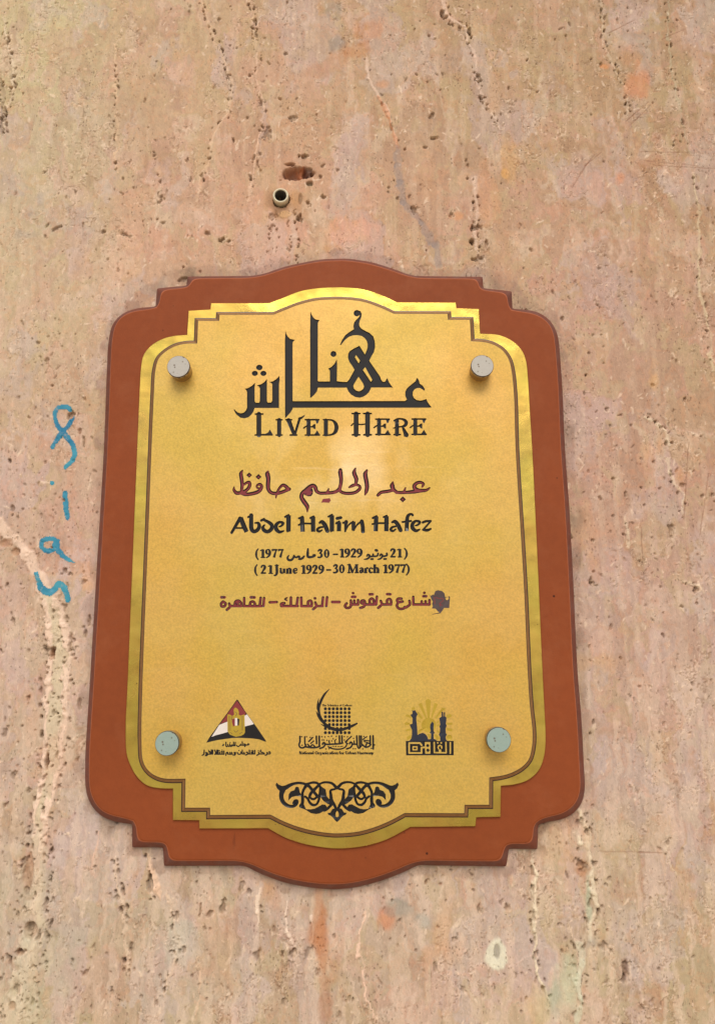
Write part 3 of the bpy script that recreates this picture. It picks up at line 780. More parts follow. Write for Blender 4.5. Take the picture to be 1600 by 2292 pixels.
painted_mark([([(345,1575),(250,1555),(170,1580),(160,1640),(215,1685),(290,1665),(310,1600)], [26,46,48,48,46,46,50]), ([(315,1590),(335,1670),(390,1740),(450,1780),(510,1810)], [60,62,52,44,12])], 'blue mark like a nine')
painted_mark([([(112,1930),(140,2020),(175,2090),(250,2130),(300,2100),(350,2030),(395,2070),(435,2170),(445,2215)], [44,56,80,76,56,50,64,60,50])], 'lowest blue zigzag mark')

# the plastic wall plug in its drilled hole
def lathe(name, prof, c, mats, mi, parent, seg=48, tilt=0.0, axis_y=True):
    V, F, I = [], [], []
    for r, y in prof:
        for k in range(seg):
            t = 2 * math.pi * k / seg
            V.append((r * math.cos(t), -y, r * math.sin(t)))
    for a in range(len(prof) - 1):
        for k in range(seg):
            p, q = a * seg + k, a * seg + (k + 1) % seg
            F.append((p, q, q + seg, p + seg)); I.append(mi[a] if isinstance(mi, list) else mi)
    o = mesh_obj(name, V, F, mats, I, parent, True)
    o.location = (c[0], 0, c[1])
    return o
plug = lathe('wall_plug', [(0.0062, -0.024), (0.0073, 0.0010), (0.0072, 0.0046), (0.0067, 0.0054), (0.0057, 0.0054), (0.0053, 0.0046), (0.0047, -0.022), (0.0004, -0.024)],
             at(629, 444, 0.0), [M['plastic'], M['tube_inside']], [0, 0, 0, 0, 0, 1, 1], None)
plug.rotation_euler = (math.radians(3), 0, math.radians(2))
tag(plug, 'cream plastic wall plug tube in a rusty drilled hole above the plaque', 'wall plug')

# ------------------------------------------------------------------ the plaque
Y_OUT, Y_FRONT, Y_RIM, Y_FACE = 0.0050, 0.0092, 0.0112, 0.0134
S = 1
OUT = [(750,575.5),(780,575.5),(796,577.5),(832.5,583.6),(879.6,598),(916,611),(934,614.4,S),(1080.8,616,S),(1082.6,641.6,S),(1146,648.8,S),(1148,688,S),
 (1184,691),(1209.5,698),(1231,714),(1246,738),(1252,765),(1255,800),(1260,868),(1265.7,1000),(1275.5,1137),(1285,1313),(1294,1500),(1302,1600),(1308,1710),(1310,1770),
 (1302.5,1800),(1284,1822.5),(1257.5,1835.6),(1225,1842,S),(1206,1848,S),(1204,1903,S),(1140,1902,S),(1134,1941.7,S),(965,1939.5,S),(939,1939),(901,1955.6),(852.5,1974),(796,1988.5),(750,1993),
 (694,1989),(637.5,1978),(581,1957.5),(546,1941),(520,1940,S),(365.6,1940.6,S),(363,1899,S),(294,1899,S),(294,1847,S),(255,1840.5),(225,1828),(202.5,1803.7),(191,1773.7),(188.5,1710),(193,1620),(197,1560),
 (214,1280),(230.8,1000),(238,814),(241,765),(250.7,723),(272.5,699.6),(301.5,688),(347,683,S),(350,642,S),(416,636,S),(419,615.5,S),(562.5,614,S),(590,609),(635,594),(689,582),(720,577)]
RIM = [(744,642.6),(778,643),(814,647),(858,661.5),(888.7,676,S),(1020,676.7,S),(1021.7,689,S),(1071.7,691,S),(1074.6,746,S),(1115,749),(1144,761),(1166,781),(1177,806.5),(1181,840),(1186,920),(1191,1000),
 (1203,1250),(1214,1500),(1218,1580),(1221,1661),(1216,1699),(1205,1725),(1182.5,1745.6),(1152.5,1756),(1121,1759.5,S),(1120,1829,S),(1066,1830,S),(1064,1850,S),(918,1851.7,S),(871,1877),(834,1890),(796,1897.5),(750,1899.6),
 (712.5,1895.6),(675,1888),(637.5,1875),(600,1854.5,S),(446,1855,S),(445.5,1836.7,S),(387,1836,S),(387,1765.5,S),(360,1765),(330,1758.7),(307.5,1740),(290.6,1710),(283,1684),(281.5,1616),(284,1560),
 (298.5,1210),(313,861),(315,828),(321,795.6),(337.7,773.9),(363,758.6),(388.5,751.5),(418.6,749,S),(422,695,S),(471,692,S),(472,678,S),(602.4,677.8,S),(631,667),(671,651.6),(707.5,645)]
FACE = [(743.7,670.6),(778,671),(814,676),(850.6,688.7),(881.4,702.5,S),(1001,703,S),(1002,715.9,S),(1051,716,S),(1053.6,764,S),(1079,765.5),(1100.7,770.5),(1122.5,783),(1137,803),(1144,828),(1149.7,886),(1153,1000),
 (1164.8,1195.5),(1171.8,1313),(1180,1500),(1185,1580),(1191,1640),(1189.5,1672.5),(1182.5,1699),(1170,1714),(1152.5,1725.5),(1130,1734),(1094,1740,S),(1093.6,1801,S),(1039,1801,S),(1038,1820,S),(905,1819.5,S),(871,1837.5),(834,1852.5),(796,1862),(750,1865),
 (712.5,1861),(675,1852.5),(637.5,1839),(605.6,1823,S),(471,1824,S),(471,1807.5,S),(415,1807.5,S),(416,1742.6,S),(367.5,1742),(345,1734),(330,1721),(320.6,1702.5),(317.5,1660),(318.7,1560),(332,1210),(345.7,868),(348.6,828),(355.9,802.9),(374,785.2),(395.8,774),(417.5,769.5),(442,769,S),
 (444,718.4,S),(491,718.4,S),(491.8,705,S),(613,704.5,S),(635,695.5),(671,681.8),(707.5,673)]
plaque = bpy.data.objects.new('plaque', None)
link(plaque)
plaque.location = (0, 0, 0)
tag(plaque, 'gold memorial plaque with engraved black and maroon lettering on a scalloped red brown board', 'plaque')

P0 = outline(OUT, Y_OUT, 40)
def rounded(p, depth, r):
    # soften the routed corners a little
    return p
prof = [(-0.0003, 0.0002), (0.0, 0.0008), (0.0, 0.0022), (-0.0012, 0.0042), (-0.0052, 0.0082), (-0.0060, 0.0089), (-0.0068, Y_FRONT)]
def relax(p, it, lim=0.0006):
    q = [np.array(a) for a in p]; o = [a.copy() for a in q]
    for _ in range(it):
        q = [0.5 * q[k] + 0.25 * (q[k - 1] + q[(k + 1) % len(q)]) for k in range(len(q))]
        for k in range(len(q)):
            d = q[k] - o[k]; l = np.linalg.norm(d)
            if l > lim: q[k] = o[k] + d * lim / l
    return [tuple(a) for a in q]
def densify(p, step):
    o = []
    for k in range(len(p)):
        a, b = p[k], p[(k + 1) % len(p)]
        n = max(1, int(math.hypot(b[0] - a[0], b[1] - a[1]) / step))
        o += [(a[0] + (b[0] - a[0]) * j / n, a[1] + (b[1] - a[1]) * j / n) for j in range(n)]
    return o
P0 = dedupe(P0, 0.0004)
N0 = [max(1, int(math.hypot(P0[(k + 1) % len(P0)][0] - P0[k][0], P0[(k + 1) % len(P0)][1] - P0[k][1]) / 0.0011)) for k in range(len(P0))]
def split(p):
    o = []
    for k in range(len(p)):
        a, b = p[k], p[(k + 1) % len(p)]
        o += [(a[0] + (b[0] - a[0]) * j / N0[k], a[1] + (b[1] - a[1]) * j / N0[k]) for j in range(N0[k])]
    return o
blo = [relax(split(offset(P0, d)), (2, 2, 2, 6, 30, 34, 36)[q], (0.0003, 0.0003, 0.0004, 0.0012, 0.003, 0.003, 0.003)[q]) for q, (d, y) in enumerate(prof)]
board = loft('backing_board', blo, [y for d, y in prof], [M['board'], M['bedge'], M['shade_grime'], M['edge_highlight']], [2, 2, 1, 1, 3, 0], plaque, cap_front=0)  # back rings painted as contact shade, front bevel ring as highlight
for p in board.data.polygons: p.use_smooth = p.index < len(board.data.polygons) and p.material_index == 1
board['label'] = 'red brown stained backing board with bevelled edge'

P1 = outline(RIM, Y_RIM)
rim = loft('brass_rim', [P1, offset(P1, 0.0), offset(P1, -0.0004)], [Y_FRONT - 0.0005, Y_RIM - 0.0004, Y_RIM], [M['rim'], M['side']], [1, 0], plaque, cap_front=0)
rim['label'] = 'polished gold rim around the plate'

P2 = outline(FACE, Y_FACE)
edge = loft('plate_edge', [offset(P2, 0.0038), offset(P2, 0.0036), offset(P2, 0.0029), offset(P2, 0.0008), offset(P2, 0.0003), P2], [Y_RIM - 0.0003, Y_RIM + 0.0003, Y_RIM + 0.0004, Y_FACE - 0.0008, Y_FACE - 0.0002, Y_FACE],
            [M['line'], M['maroon_side'], M['side']], [1, 1, 0, 1, 2], plaque)
edge['label'] = 'brown stepped line round the plate'

# ------------------------------------------------------------------ engraved writing and emblems, measured from the photograph
BOLD = dict(title_lettering=1.18, arabic_name=1.18, latin_name=1.10, date_lettering=1.24, crescent_emblem=1.22, scroll_ornament=1.16, address_lettering=1.10, flag_emblem=1.1)
GL = []            # (group, kind, polygons full size, polygons of the groove floor) in pixels
class Ctx:
    def __init__(s, x0, y0, k, group, fill=None): s.x0, s.y0, s.k, s.g, s.fill = x0, y0, k, group, fill
    def P(s, pts): return [(s.x0 + p[0] / s.k, s.y0 + p[1] / s.k) for p in pts]
    def poly(s, pts, mat=None, smooth=False, inner=True):
        p = dedupe(s.P(pts), 0.05)
        if smooth: p = dedupe(smooth_closed(p, 38, 3), 0.05)
        if area(p) < 0: p = p[::-1]
        GL.append((s.g, mat, [p], [offset(p, 0.9)] if mat == 'HOLE' else ([offset(p, -0.9)] if inner else [])))
    def st(s, pts, w, mat=None, cap=True, dx=0, dy=0, inner=True):
        pts = [(a + dx, b + dy) for a, b in pts]
        if not isinstance(w, (list, tuple)): w = [w] * len(pts)
        q = s.P(pts); ww = [v * BOLD.get(s.g, 1.0) / s.k for v in w]
        n = 3 if len(pts) > 2 else 1
        full = [brush(q, ww, n)] + (round_caps(q, ww) if cap else [])
        inn = [brush(q, [v * 0.38 for v in ww], n)] if inner and max(ww) > 3.2 else []
        GL.append((s.g, mat, full, inn))
    def circ(s, x, y, r, ry=None, mat=None, n=14):
        ry = ry or r
        p = s.P([(x + r * math.cos(2 * math.pi * k / n), y + ry * math.sin(2 * math.pi * k / n)) for k in range(n)])
        q = s.P([(x + r * .5 * math.cos(2 * math.pi * k / n), y + ry * .5 * math.sin(2 * math.pi * k / n)) for k in range(n)])
        GL.append((s.g, mat, [p], [q] if r / s.k > 2.5 else []))
    def diam(s, x, y, r, mat=None):
        s.poly([(x - r, y), (x, y - r * .95), (x + r, y), (x, y + r * .95)], mat, inner=False)
        GL[-1][3].append(s.P([(x - r * .4, y), (x, y - r * .38), (x + r * .4, y), (x, y + r * .38)]))

# --- large calligraphy
a = Ctx(520, 680, 6.6667, 'calligraphy'); D = 1466.7
B = lambda pts: [(x + D, y) for x, y in pts]
a.poly([(793,405),(806,450),(830,490),(865,525),(938,537),(905,568),(900,600),(900,1445),(908,1453)] + B([(600,1451),(1105,1450),
  (1135,1430),(1112,1375),(1112,1310),(1135,1265),(1170,1230),(1220,1190),(1262,1158),(1282,1110),(1300,1112),(1318,1150),(1325,1190),(1375,1225),(1405,1275),(1395,1297),(1370,1280),(1330,1257),(1290,1257),
  (1250,1277),(1225,1315),(1222,1360),(1240,1405),(1280,1435),(1340,1445),(1385,1434),(1425,1418),(1445,1465),(1480,1515),(1508,1545),(1470,1551)]) +
  [(905,1552),(895,1580),(870,1620),(835,1660),(795,1705),(787,1700),(785,560)])
a.poly([(185,1268),(230,1260),(290,1225),(342,1178),(340,1210),(335,1250),(335,1450),(350,1476),(400,1476),(412,1450),(412,1260),(395,1235),(365,1218),(430,1200),(475,1170),(518,1122),(518,1450),(530,1474),
  (580,1474),(597,1445),(597,1200),(580,1180),(545,1168),(610,1155),(655,1125),(702,1075),(708,1130),(698,1200),(698,1555),(335,1555),(320,1600),(290,1650),(240,1695),(180,1710),(120,1700),(60,1650),(25,1590),
  (28,1565),(45,1590),(80,1620),(125,1635),(170,1625),(205,1590),(222,1550),(220,1420),(222,1320),(210,1290)])
for x, y, r in ((404,950,49),(337,1038,46),(465,1038,46)): a.circ(x, y, r, r * .85)
a.circ(1508, 748, 45)
a.poly([(1165,105),(1180,155),(1210,205),(1240,232),(1303,243),(1285,268),(1277,290),(1275,1150),(1290,1158),(1455,1158),(1455,1000),(1445,985),(1428,968),(1480,940),(1520,900),(1560,828),(1564,900),(1560,1156)] +
  B([(180,1165),(245,1165),(275,1130),(355,985),(320,925),(280,870),(258,810),(262,745),(285,705),(340,670),(428,625),(510,755),(535,700),(550,650),(550,600),(535,550),(505,510),(460,480),(400,468),(330,472),(270,495),
     (215,540),(150,618),(138,612),(170,540),(220,465),(280,420),(345,380),(338,330),(350,280),(378,240),(418,202),(432,180),(425,145),(400,96),(440,107),(463,150),(458,200),(435,250),(425,300),(430,335),(455,368),(510,400),
     (580,435),(635,485),(658,560),(663,640),(645,720),(610,780),(575,850),(740,1090),(750,1130),(775,1163),(810,1163),(830,1125),(845,1110),(865,1160),(895,1210),(930,1250),(602,1250),(595,1275),(570,1320),(530,1360),(480,1390),(430,1402),
     (370,1392),(310,1360),(265,1310),(240,1252)]) + [(1277,1252),(1262,1310),(1225,1355),(1180,1398),(1160,1402),(1162,1250),(1160,400)])
b = Ctx(740, 680, 6.6667, 'calligraphy')
b.circ(390, 140, 48)
for h in ([(378,765),(438,848),(417,888),(362,800)], [(513,945),(620,1135),(600,1165),(482,990)],
          [(415,1090),(450,1140),(485,1195),(497,1235),(485,1270),(455,1295),(420,1305),(380,1295),(348,1265),(338,1225),(355,1185),(385,1140)]):
    b.poly(h, 'HOLE', inner=False)

# --- english title
c = Ctx(560, 900, 8, 'title_lettering')
c.st([(157,215),(157,590)], 74); c.st([(95,214),(228,214)], 26); c.st([(90,590),(190,590)], 24)
c.poly([(190,570),(270,568),(320,545),(355,490),(412,590),(400,602),(95,602)], inner=False)
c.st([(520,320),(520,590)], 64); c.st([(468,317),(572,317)], 24); c.st([(466,590),(574,590)], 24)
c.st([(688,325),(785,575)], [70, 52]); c.st([(888,290),(800,580)], 38); c.poly([(850,285),(900,270),(940,250),(980,225),(975,255),(920,305),(880,322)], inner=False)
c.st([(638,317),(745,317)], 24); c.st([(718,590),(832,590)], 28)
def latE(t, dx, dy=0):
    t.st([(1045,330),(1045,580)], 62, dx=dx, dy=dy); t.st([(988,316),(1230,316)], 26, dx=dx, dy=dy)
    t.poly([(x + dx, y + dy) for x, y in [(1165,320),(1238,308),(1215,380),(1190,388)]], inner=False)
    t.st([(958,466),(1010,432),(1080,442),(1150,442)], 24, dx=dx, dy=dy)
    t.poly([(x + dx, y + dy) for x, y in [(1105,430),(1135,398),(1170,392),(1170,488),(1140,480)]], inner=False)
    t.st([(988,590),(1240,590)], 26, dx=dx, dy=dy); t.poly([(x + dx, y + dy) for x, y in [(1140,592),(1200,505),(1254,596)]], inner=False)
latE(c, 0)
c.st([(1355,330),(1355,580)], 64)
c.st([(1310,316),(1400,316),(1475,330),(1528,385),(1545,455),(1525,530),(1475,575),(1400,592),(1310,592)], [24,24,32,55,64,55,34,26,24])
d = Ctx(780, 900, 8, 'title_lettering')
for x in (135, 340): d.st([(x,210),(x,585)], 74); d.st([(x - 70,206),(x + 66,206)], 26); d.st([(x - 66,586),(x + 66,586)], 28)
d.st([(50,420),(85,388),(130,390),(230,402),(340,385)], 22)
latE(d, -500, -10); latE(d, 148, -12)
d.st([(865,330),(865,580)], 62); d.st([(815,335),(870,303),(940,302),(1005,325),(1032,370),(1010,418),(950,440),(880,445),(805,468)], [28,28,30,46,56,48,26,22,20])
d.st([(965,445),(1000,520),(1035,590)], [30,52,70]); d.poly([(985,560),(1080,585),(990,622)], inner=False); d.st([(815,582),(925,582)], 26)

# --- the maroon name in arabic
e = Ctx(510, 1040, 6.4, 'arabic_name', 'maroon')
e.st([(210,85),(188,130),(198,200),(206,300),(195,370)], [22,48,48,44,36])
e.st([(215,300),(265,262),(305,250),(315,290),(285,350),(235,385),(195,400)], [20,34,38,44,42,46,46])
e.st([(92,320),(88,360),(125,405),(190,402)], [14,36,48,44])
e.st([(190,405),(250,425),(350,415),(430,390),(475,350),(482,300),(455,280),(418,300),(420,330),(450,340)], [44,48,46,48,42,40,36,26,24,24])
e.diam(307, 150, 42); e.diam(440, 175, 44)
e.st([(575,100),(568,130),(580,200),(575,300),(585,360),(620,400),(690,412),(760,398),(830,372),(880,350)], [30,62,54,52,48,46,44,44,42,46])
e.st([(688,475),(700,420),(740,335),(790,292),(830,310),(862,345)], [18,28,32,38,46,46])
e.st([(1137,680),(1138,600),(1090,530),(1055,465),(1065,410),(1120,365),(1170,322),(1220,300),(1252,325),(1268,375),(1310,405),(1380,408),(1440,405),(1540,390),(1595,345),(1610,290)], [12,54,58,52,48,54,54,52,52,46,42,40,42,44,42,38])
e.st([(1120,405),(1175,420),(1185,370)], 62); e.st([(1444,345),(1428,395)], [16,42])
e.poly([(1335,545),(1362,490),(1460,480),(1476,510),(1450,547),(1375,542)], inner=False)
f = Ctx(740, 1040, 6.4, 'arabic_name', 'maroon')
f.st([(140,75),(138,110),(150,200),(142,300),(128,370)], [44,58,48,42,34])
f.st([(60,392),(120,372),(170,400),(250,412),(350,398),(408,355),(422,320),(395,295),(350,285)], [40,38,40,42,42,42,34,34,34])
f.st([(355,52),(335,115),(368,205),(358,280)], [20,54,52,34]); f.st([(350,288),(310,302),(265,325)], [40,42,24])
f.st([(520,80),(495,130),(508,220),(520,310),(510,380),(492,430)], [26,56,54,54,48,22])
f.st([(675,438),(720,398),(790,386),(850,375),(885,365)], [38,42,42,42,42]); f.st([(890,250),(880,300),(900,355),(950,398)], [22,62,46,42])
f.st([(940,398),(1030,400),(1110,395),(1200,385),(1300,372),(1370,365),(1415,332)], [40,40,42,52,46,38,20])
f.st([(1070,332),(1050,385)], [18,36]); f.st([(1308,318),(1328,278),(1290,254),(1230,265),(1195,310),(1215,350),(1280,372)], [24,36,38,44,50,52,40])
f.diam(1032, 497, 46)

# --- the name in latin letters
g = Ctx(510, 1140, 6.4, 'latin_name')
g.st([(175,125),(115,235),(55,335)], [44,42,36]); g.st([(182,118),(225,225),(270,325)], [62,64,56], cap=False); g.st([(110,268),(225,268)], 24)
g.st([(292,112),(342,85)], 28); g.st([(336,85),(335,200),(340,280),(370,318),(420,300),(450,250),(438,200),(388,195)], [54,56,56,50,50,52,42,20])
g.st([(480,160),(520,140)], 34); g.st([(512,150),(580,182),(630,225),(625,280),(572,320),(520,300),(502,260),(525,225)], [34,44,52,52,50,52,44,22])
g.st([(800,310),(740,325),(692,280),(692,225),(740,185),(795,200),(765,238),(735,248)], [22,44,56,50,36,38,28,20])
g.st([(870,85),(868,318)], 60, cap=False); g.st([(822,108),(870,82)], 30); g.poly([(838,300),(898,300),(898,310),(850,336)], inner=False)
g.st([(1062,110),(1072,322)], 58, cap=False); g.st([(1018,130),(1072,105)], 28); g.st([(1220,105),(1222,322)], 58, cap=False); g.st([(1182,125),(1228,102)], 28); g.st([(1015,225),(1060,205),(1230,208)], 26)
g.st([(1312,195),(1345,178),(1390,225),(1425,310)], [28,52,58,54]); g.st([(1365,252),(1305,265),(1280,298),(1310,318),(1350,296)], [24,32,38,32,20])
g.st([(1490,85),(1490,318)], 58, cap=False); g.st([(1442,105),(1492,78)], 28); g.poly([(1462,300),(1518,300),(1518,305),(1475,332)], inner=False)
h = Ctx(740, 1140, 6.4, 'latin_name')
h.st([(92,130),(145,120)], 42); h.st([(122,185),(118,315)], 56, cap=False); h.st([(80,200),(122,175)], 30)
h.st([(178,195),(215,182)], 28); h.st([(222,180),(208,318)], [52,24]); h.st([(208,315),(262,220),(322,178)], [18,22,28]); h.st([(326,175),(325,305)], [56,46], cap=False)
h.st([(328,305),(382,218),(438,175)], [18,24,30]); h.st([(445,172),(458,240),(462,318)], 52)
h.st([(652,100),(645,315)], 58, cap=False); h.st([(604,125),(655,98)], 30); h.st([(800,98),(796,315)], 58, cap=False); h.st([(758,112),(802,92)], 28); h.st([(598,212),(660,200),(820,200)], 26)
h.st([(880,185),(920,175),(960,218),(1000,300)], [30,52,56,54]); h.st([(938,242),(880,258),(858,290),(888,312),(930,285)], [24,32,38,32,20])
h.st([(1180,85),(1145,68),(1105,95),(1092,180),(1088,312)], [34,32,44,54,54], cap=False); h.st([(1028,182),(1150,167)], 28); h.circ(1172, 84, 18)
h.st([(1272,288),(1222,308),(1172,268),(1172,208),(1220,168),(1278,185),(1242,225),(1212,232)], [24,42,54,48,34,38,28,20])
h.st([(1318,188),(1360,172),(1432,168)], [34,34,28]); h.st([(1425,178),(1325,290)], 26); h.st([(1322,292),(1380,300),(1432,280)], [32,42,26])

# --- small serif letters and digits, drawn in a box one unit high
def glyph(t, ch, x, y, H_, wt=1.0, mat=None):
    q = lambda pts, w, cap=True: t.st([(x + px * H_, y + py * H_) for px, py in pts], [v * H_ * wt for v in w] if isinstance(w, list) else w * H_ * wt, mat, cap, inner=False)
    T, N, F = 0.25, 0.12, 0.17
    T, N, F = 0.25, 0.12, 0.17
    if ch == 'M': q = lambda pts, w, cap=True: t.st([(x + px * H_ * 1.13, y + py * H_) for px, py in pts], [v * H_ * wt for v in w] if isinstance(w, list) else w * H_ * wt, mat, cap, inner=False)
    if ch == '1': q([(.04,.16),(.26,.06)], N); q([(.30,.04),(.30,.96)], T, False); q([(.10,.95),(.50,.95)], N)
    elif ch == '9': q([(.30,.05),(.13,.14),(.11,.34),(.20,.52),(.34,.54),(.48,.44),(.50,.28),(.42,.10),(.30,.05)], [N,F,T,F,N,F,T,F,N]); q([(.52,.30),(.48,.62),(.32,.86),(.12,.97)], [T,T,F,N])
    elif ch == '2': q([(.09,.24),(.16,.10),(.30,.06),(.46,.18),(.44,.38),(.28,.64),(.10,.90)], [F,F,F,T,T,F,N]); q([(.08,.92),(.52,.92)], .17)
    elif ch == '7': q([(.07,.20),(.10,.08)], N); q([(.08,.09),(.56,.09)], .17); q([(.54,.10),(.40,.45),(.26,.96)], [N,F,T], False)
    elif ch == '3': q([(.10,.20),(.26,.06),(.42,.16),(.40,.34),(.24,.46)], [F,F,T,F,N]); q([(.24,.46),(.44,.56),(.46,.76),(.32,.93),(.08,.93)], [N,F,T,F,F])
    elif ch == '0': q([(.30,.05),(.14,.22),(.11,.5),(.14,.78),(.30,.95),(.46,.78),(.49,.5),(.46,.22),(.30,.05)], [N,F,T,F,N,F,T,F,N])
    elif ch == '(': q([(.34,-.02),(.16,.25),(.12,.6),(.16,.9),(.34,1.2)], [N,F,.22,F,N])
    elif ch == ')': q([(.06,-.02),(.26,.25),(.32,.6),(.26,.9),(.06,1.2)], [N,F,.22,F,N])
    elif ch == '-': q([(.06,.62),(.40,.62)], .15)
    elif ch == 'J': q([(.30,.06),(.32,.55),(.31,.95),(.20,1.16),(.06,1.18)], [T,T,T,F,F]); q([(.14,.06),(.48,.06)], N)
    elif ch == 'u': q([(.10,.42),(.10,.80),(.22,.93),(.38,.88)], [F,T,F,N]); q([(.46,.40),(.46,.95)], T, False); q([(.0,.42),(.14,.42)], N)
    elif ch == 'n': q([(.12,.40),(.12,.95)], T, False); q([(.14,.48),(.34,.40),(.46,.52),(.46,.95)], [N,F,T,T], False); q([(.0,.94),(.22,.94)], N); q([(.36,.94),(.58,.94)], N)
    elif ch == 'h': q([(.12,.0),(.12,.95)], T, False); q([(.14,.48),(.34,.40),(.48,.52),(.48,.95)], [N,F,T,T], False); q([(.0,.94),(.24,.94)], N); q([(.38,.94),(.60,.94)], N)
    elif ch == 'e': q([(.10,.66),(.44,.62),(.40,.44),(.26,.40),(.11,.52),(.11,.76),(.24,.93),(.44,.86)], [N,N,F,N,F,T,F,N])
    elif ch == 'a': q([(.08,.52),(.22,.40),(.36,.46),(.38,.62),(.38,.95)], [F,N,F,T,T], False); q([(.36,.64),(.14,.70),(.10,.84),(.22,.94),(.36,.84)], [N,F,F,F,N])
    elif ch == 'r': q([(.14,.42),(.14,.95)], T, False); q([(.16,.52),(.28,.42),(.38,.44)], [N,F,F]); q([(.02,.94),(.28,.94)], N)
    elif ch == 'c': q([(.42,.50),(.28,.40),(.11,.54),(.11,.78),(.26,.94),(.44,.86)], [F,N,F,T,F,N])
    elif ch == 'M': q([(.14,.08),(.12,.95)], .14); q([(.18,.06),(.46,.86)], .24); q([(.84,.06),(.48,.86)], N); q([(.88,.06),(.90,.95)], T, False); q([(.0,.06),(.2,.06)], N); q([(.0,.94),(.26,.94)], N); q([(.76,.06),(1.0,.06)], N); q([(.74,.94),(1.06,.94)], N)
    elif ch == 'T': q([(.30,.06),(.30,.95)], T, False); q([(.04,.08),(.56,.08)], F)
    elif ch == 'i': q([(.14,.42),(.14,.95)], T, False); q([(.14,.16),(.15,.16)], T)
    elif ch == 'l': q([(.14,.0),(.14,.95)], T, False)
    elif ch == 's': q([(.34,.46),(.2,.41),(.1,.54),(.32,.74),(.28,.92),(.06,.90)], F)
    elif ch == 't': q([(.16,.2),(.16,.85),(.32,.92)], [T,T,F]); q([(.0,.44),(.32,.44)], N)
    elif ch == 'o': q([(.26,.41),(.1,.54),(.1,.78),(.26,.93),(.42,.78),(.42,.54),(.26,.41)], [N,F,T,N,F,T,N])
    elif ch == 'f': q([(.38,.08),(.22,.06),(.16,.2),(.16,.95)], [F,F,T,T], False); q([(.0,.44),(.34,.44)], N)
    elif ch == 'y': q([(.06,.42),(.26,.88)], T); q([(.48,.42),(.26,.95),(.06,1.2)], F)
    elif ch == 'C': q([(.56,.2),(.34,.05),(.12,.3),(.12,.7),(.34,.95),(.58,.8)], [F,N,T,T,N,F])
    elif ch == 'N': q([(.12,.06),(.12,.95)], .16); q([(.14,.06),(.56,.92)], T); q([(.6,.06),(.6,.95)], .16)
    elif ch == 'O': q([(.36,.05),(.12,.3),(.12,.7),(.36,.95),(.6,.7),(.6,.3),(.36,.05)], [N,T,T,N,T,T,N])
    elif ch == 'g': q([(.26,.42),(.1,.56),(.2,.74),(.38,.66),(.36,.48),(.26,.42)], F); q([(.16,.86),(.42,.96),(.34,1.2),(.08,1.14)], F)
    elif ch == 'z': q([(.06,.46),(.40,.46),(.08,.90),(.42,.90)], F)
    elif ch == 'U': q([(.14,.06),(.14,.7),(.34,.93),(.54,.7),(.54,.06)], [T,T,F,F,F])
    elif ch == 'b': q([(.12,.0),(.12,.95)], T, False); q([(.14,.48),(.34,.42),(.46,.66),(.32,.92),(.14,.9)], [N,F,T,F,N])
    elif ch == 'H': q([(.14,.06),(.14,.95)], T, False); q([(.6,.06),(.6,.95)], T, False); q([(.14,.5),(.6,.5)], N)
    elif ch == 'm': q([(.12,.40),(.12,.95)], T, False); q([(.14,.48),(.34,.40),(.44,.52),(.44,.95)], [N,F,T,T], False); q([(.46,.48),(.66,.40),(.76,.52),(.76,.95)], [N,F,T,T], False)
i = Ctx(560, 1215, 8, 'date_lettering')
for ch, x in (('(',90),('1',182),('9',272),('7',386),('7',498),('3',1205),('0',1322)): glyph(i, ch, x, 112, 158)
for ch, x in (('(',72),('2',190),('1',322),('J',428),('u',535),('n',648),('e',765),('1',912),('9',1002),('2',1112),('9',1222)): glyph(i, ch, x, 396, 158)
i.st([(1372,486),(1438,486)], 26, inner=False); i.st([(1492,206),(1562,206)], 26, inner=False)
i.st([(690,228),(668,268),(690,308),(740,305),(775,265),(785,228),(800,255),(840,258),(862,240),(882,262),(885,238)], [20,32,36,36,32,30,30,32,28,32,20], inner=False)
i.st([(968,238),(940,270),(900,290),(868,292)], [24,36,34,24], inner=False)
i.st([(1035,108),(1030,180),(1035,250),(1090,255),(1140,240),(1160,222),(1130,218)], [26,40,40,34,36,36,26], inner=False)
j = Ctx(740, 1215, 8, 'date_lettering')
for ch, x in (('1',160),('9',248),('2',360),('9',466),('2',1065),('1',1190),(')',1310)): glyph(j, ch, x, 102, 160)
for ch, x in (('3',42),('0',152),('M',305),('a',510),('r',604),('c',678),('h',768),('1',938),('9',1030),('7',1142),('7',1246),(')',1346)): glyph(j, ch, x, 384, 160)
j.st([(602,296),(650,288),(690,260),(695,225),(662,212),(650,238)], [18,28,32,32,28,24], inner=False)
j.st([(690,242),(735,245),(755,235),(760,205)], 28, inner=False); j.st([(755,242),(820,238),(842,222),(848,190)], 28, inner=False)
j.st([(722,292),(756,290)], 30, inner=False); j.st([(808,132),(828,138)], 40, inner=False); j.st([(955,290),(990,288)], 30, inner=False)
j.st([(842,296),(885,286),(918,255),(922,218),(895,205),(882,232)], [18,28,32,32,28,24], inner=False); j.st([(920,242),(978,235),(1008,220),(1002,188)], 30, inner=False)

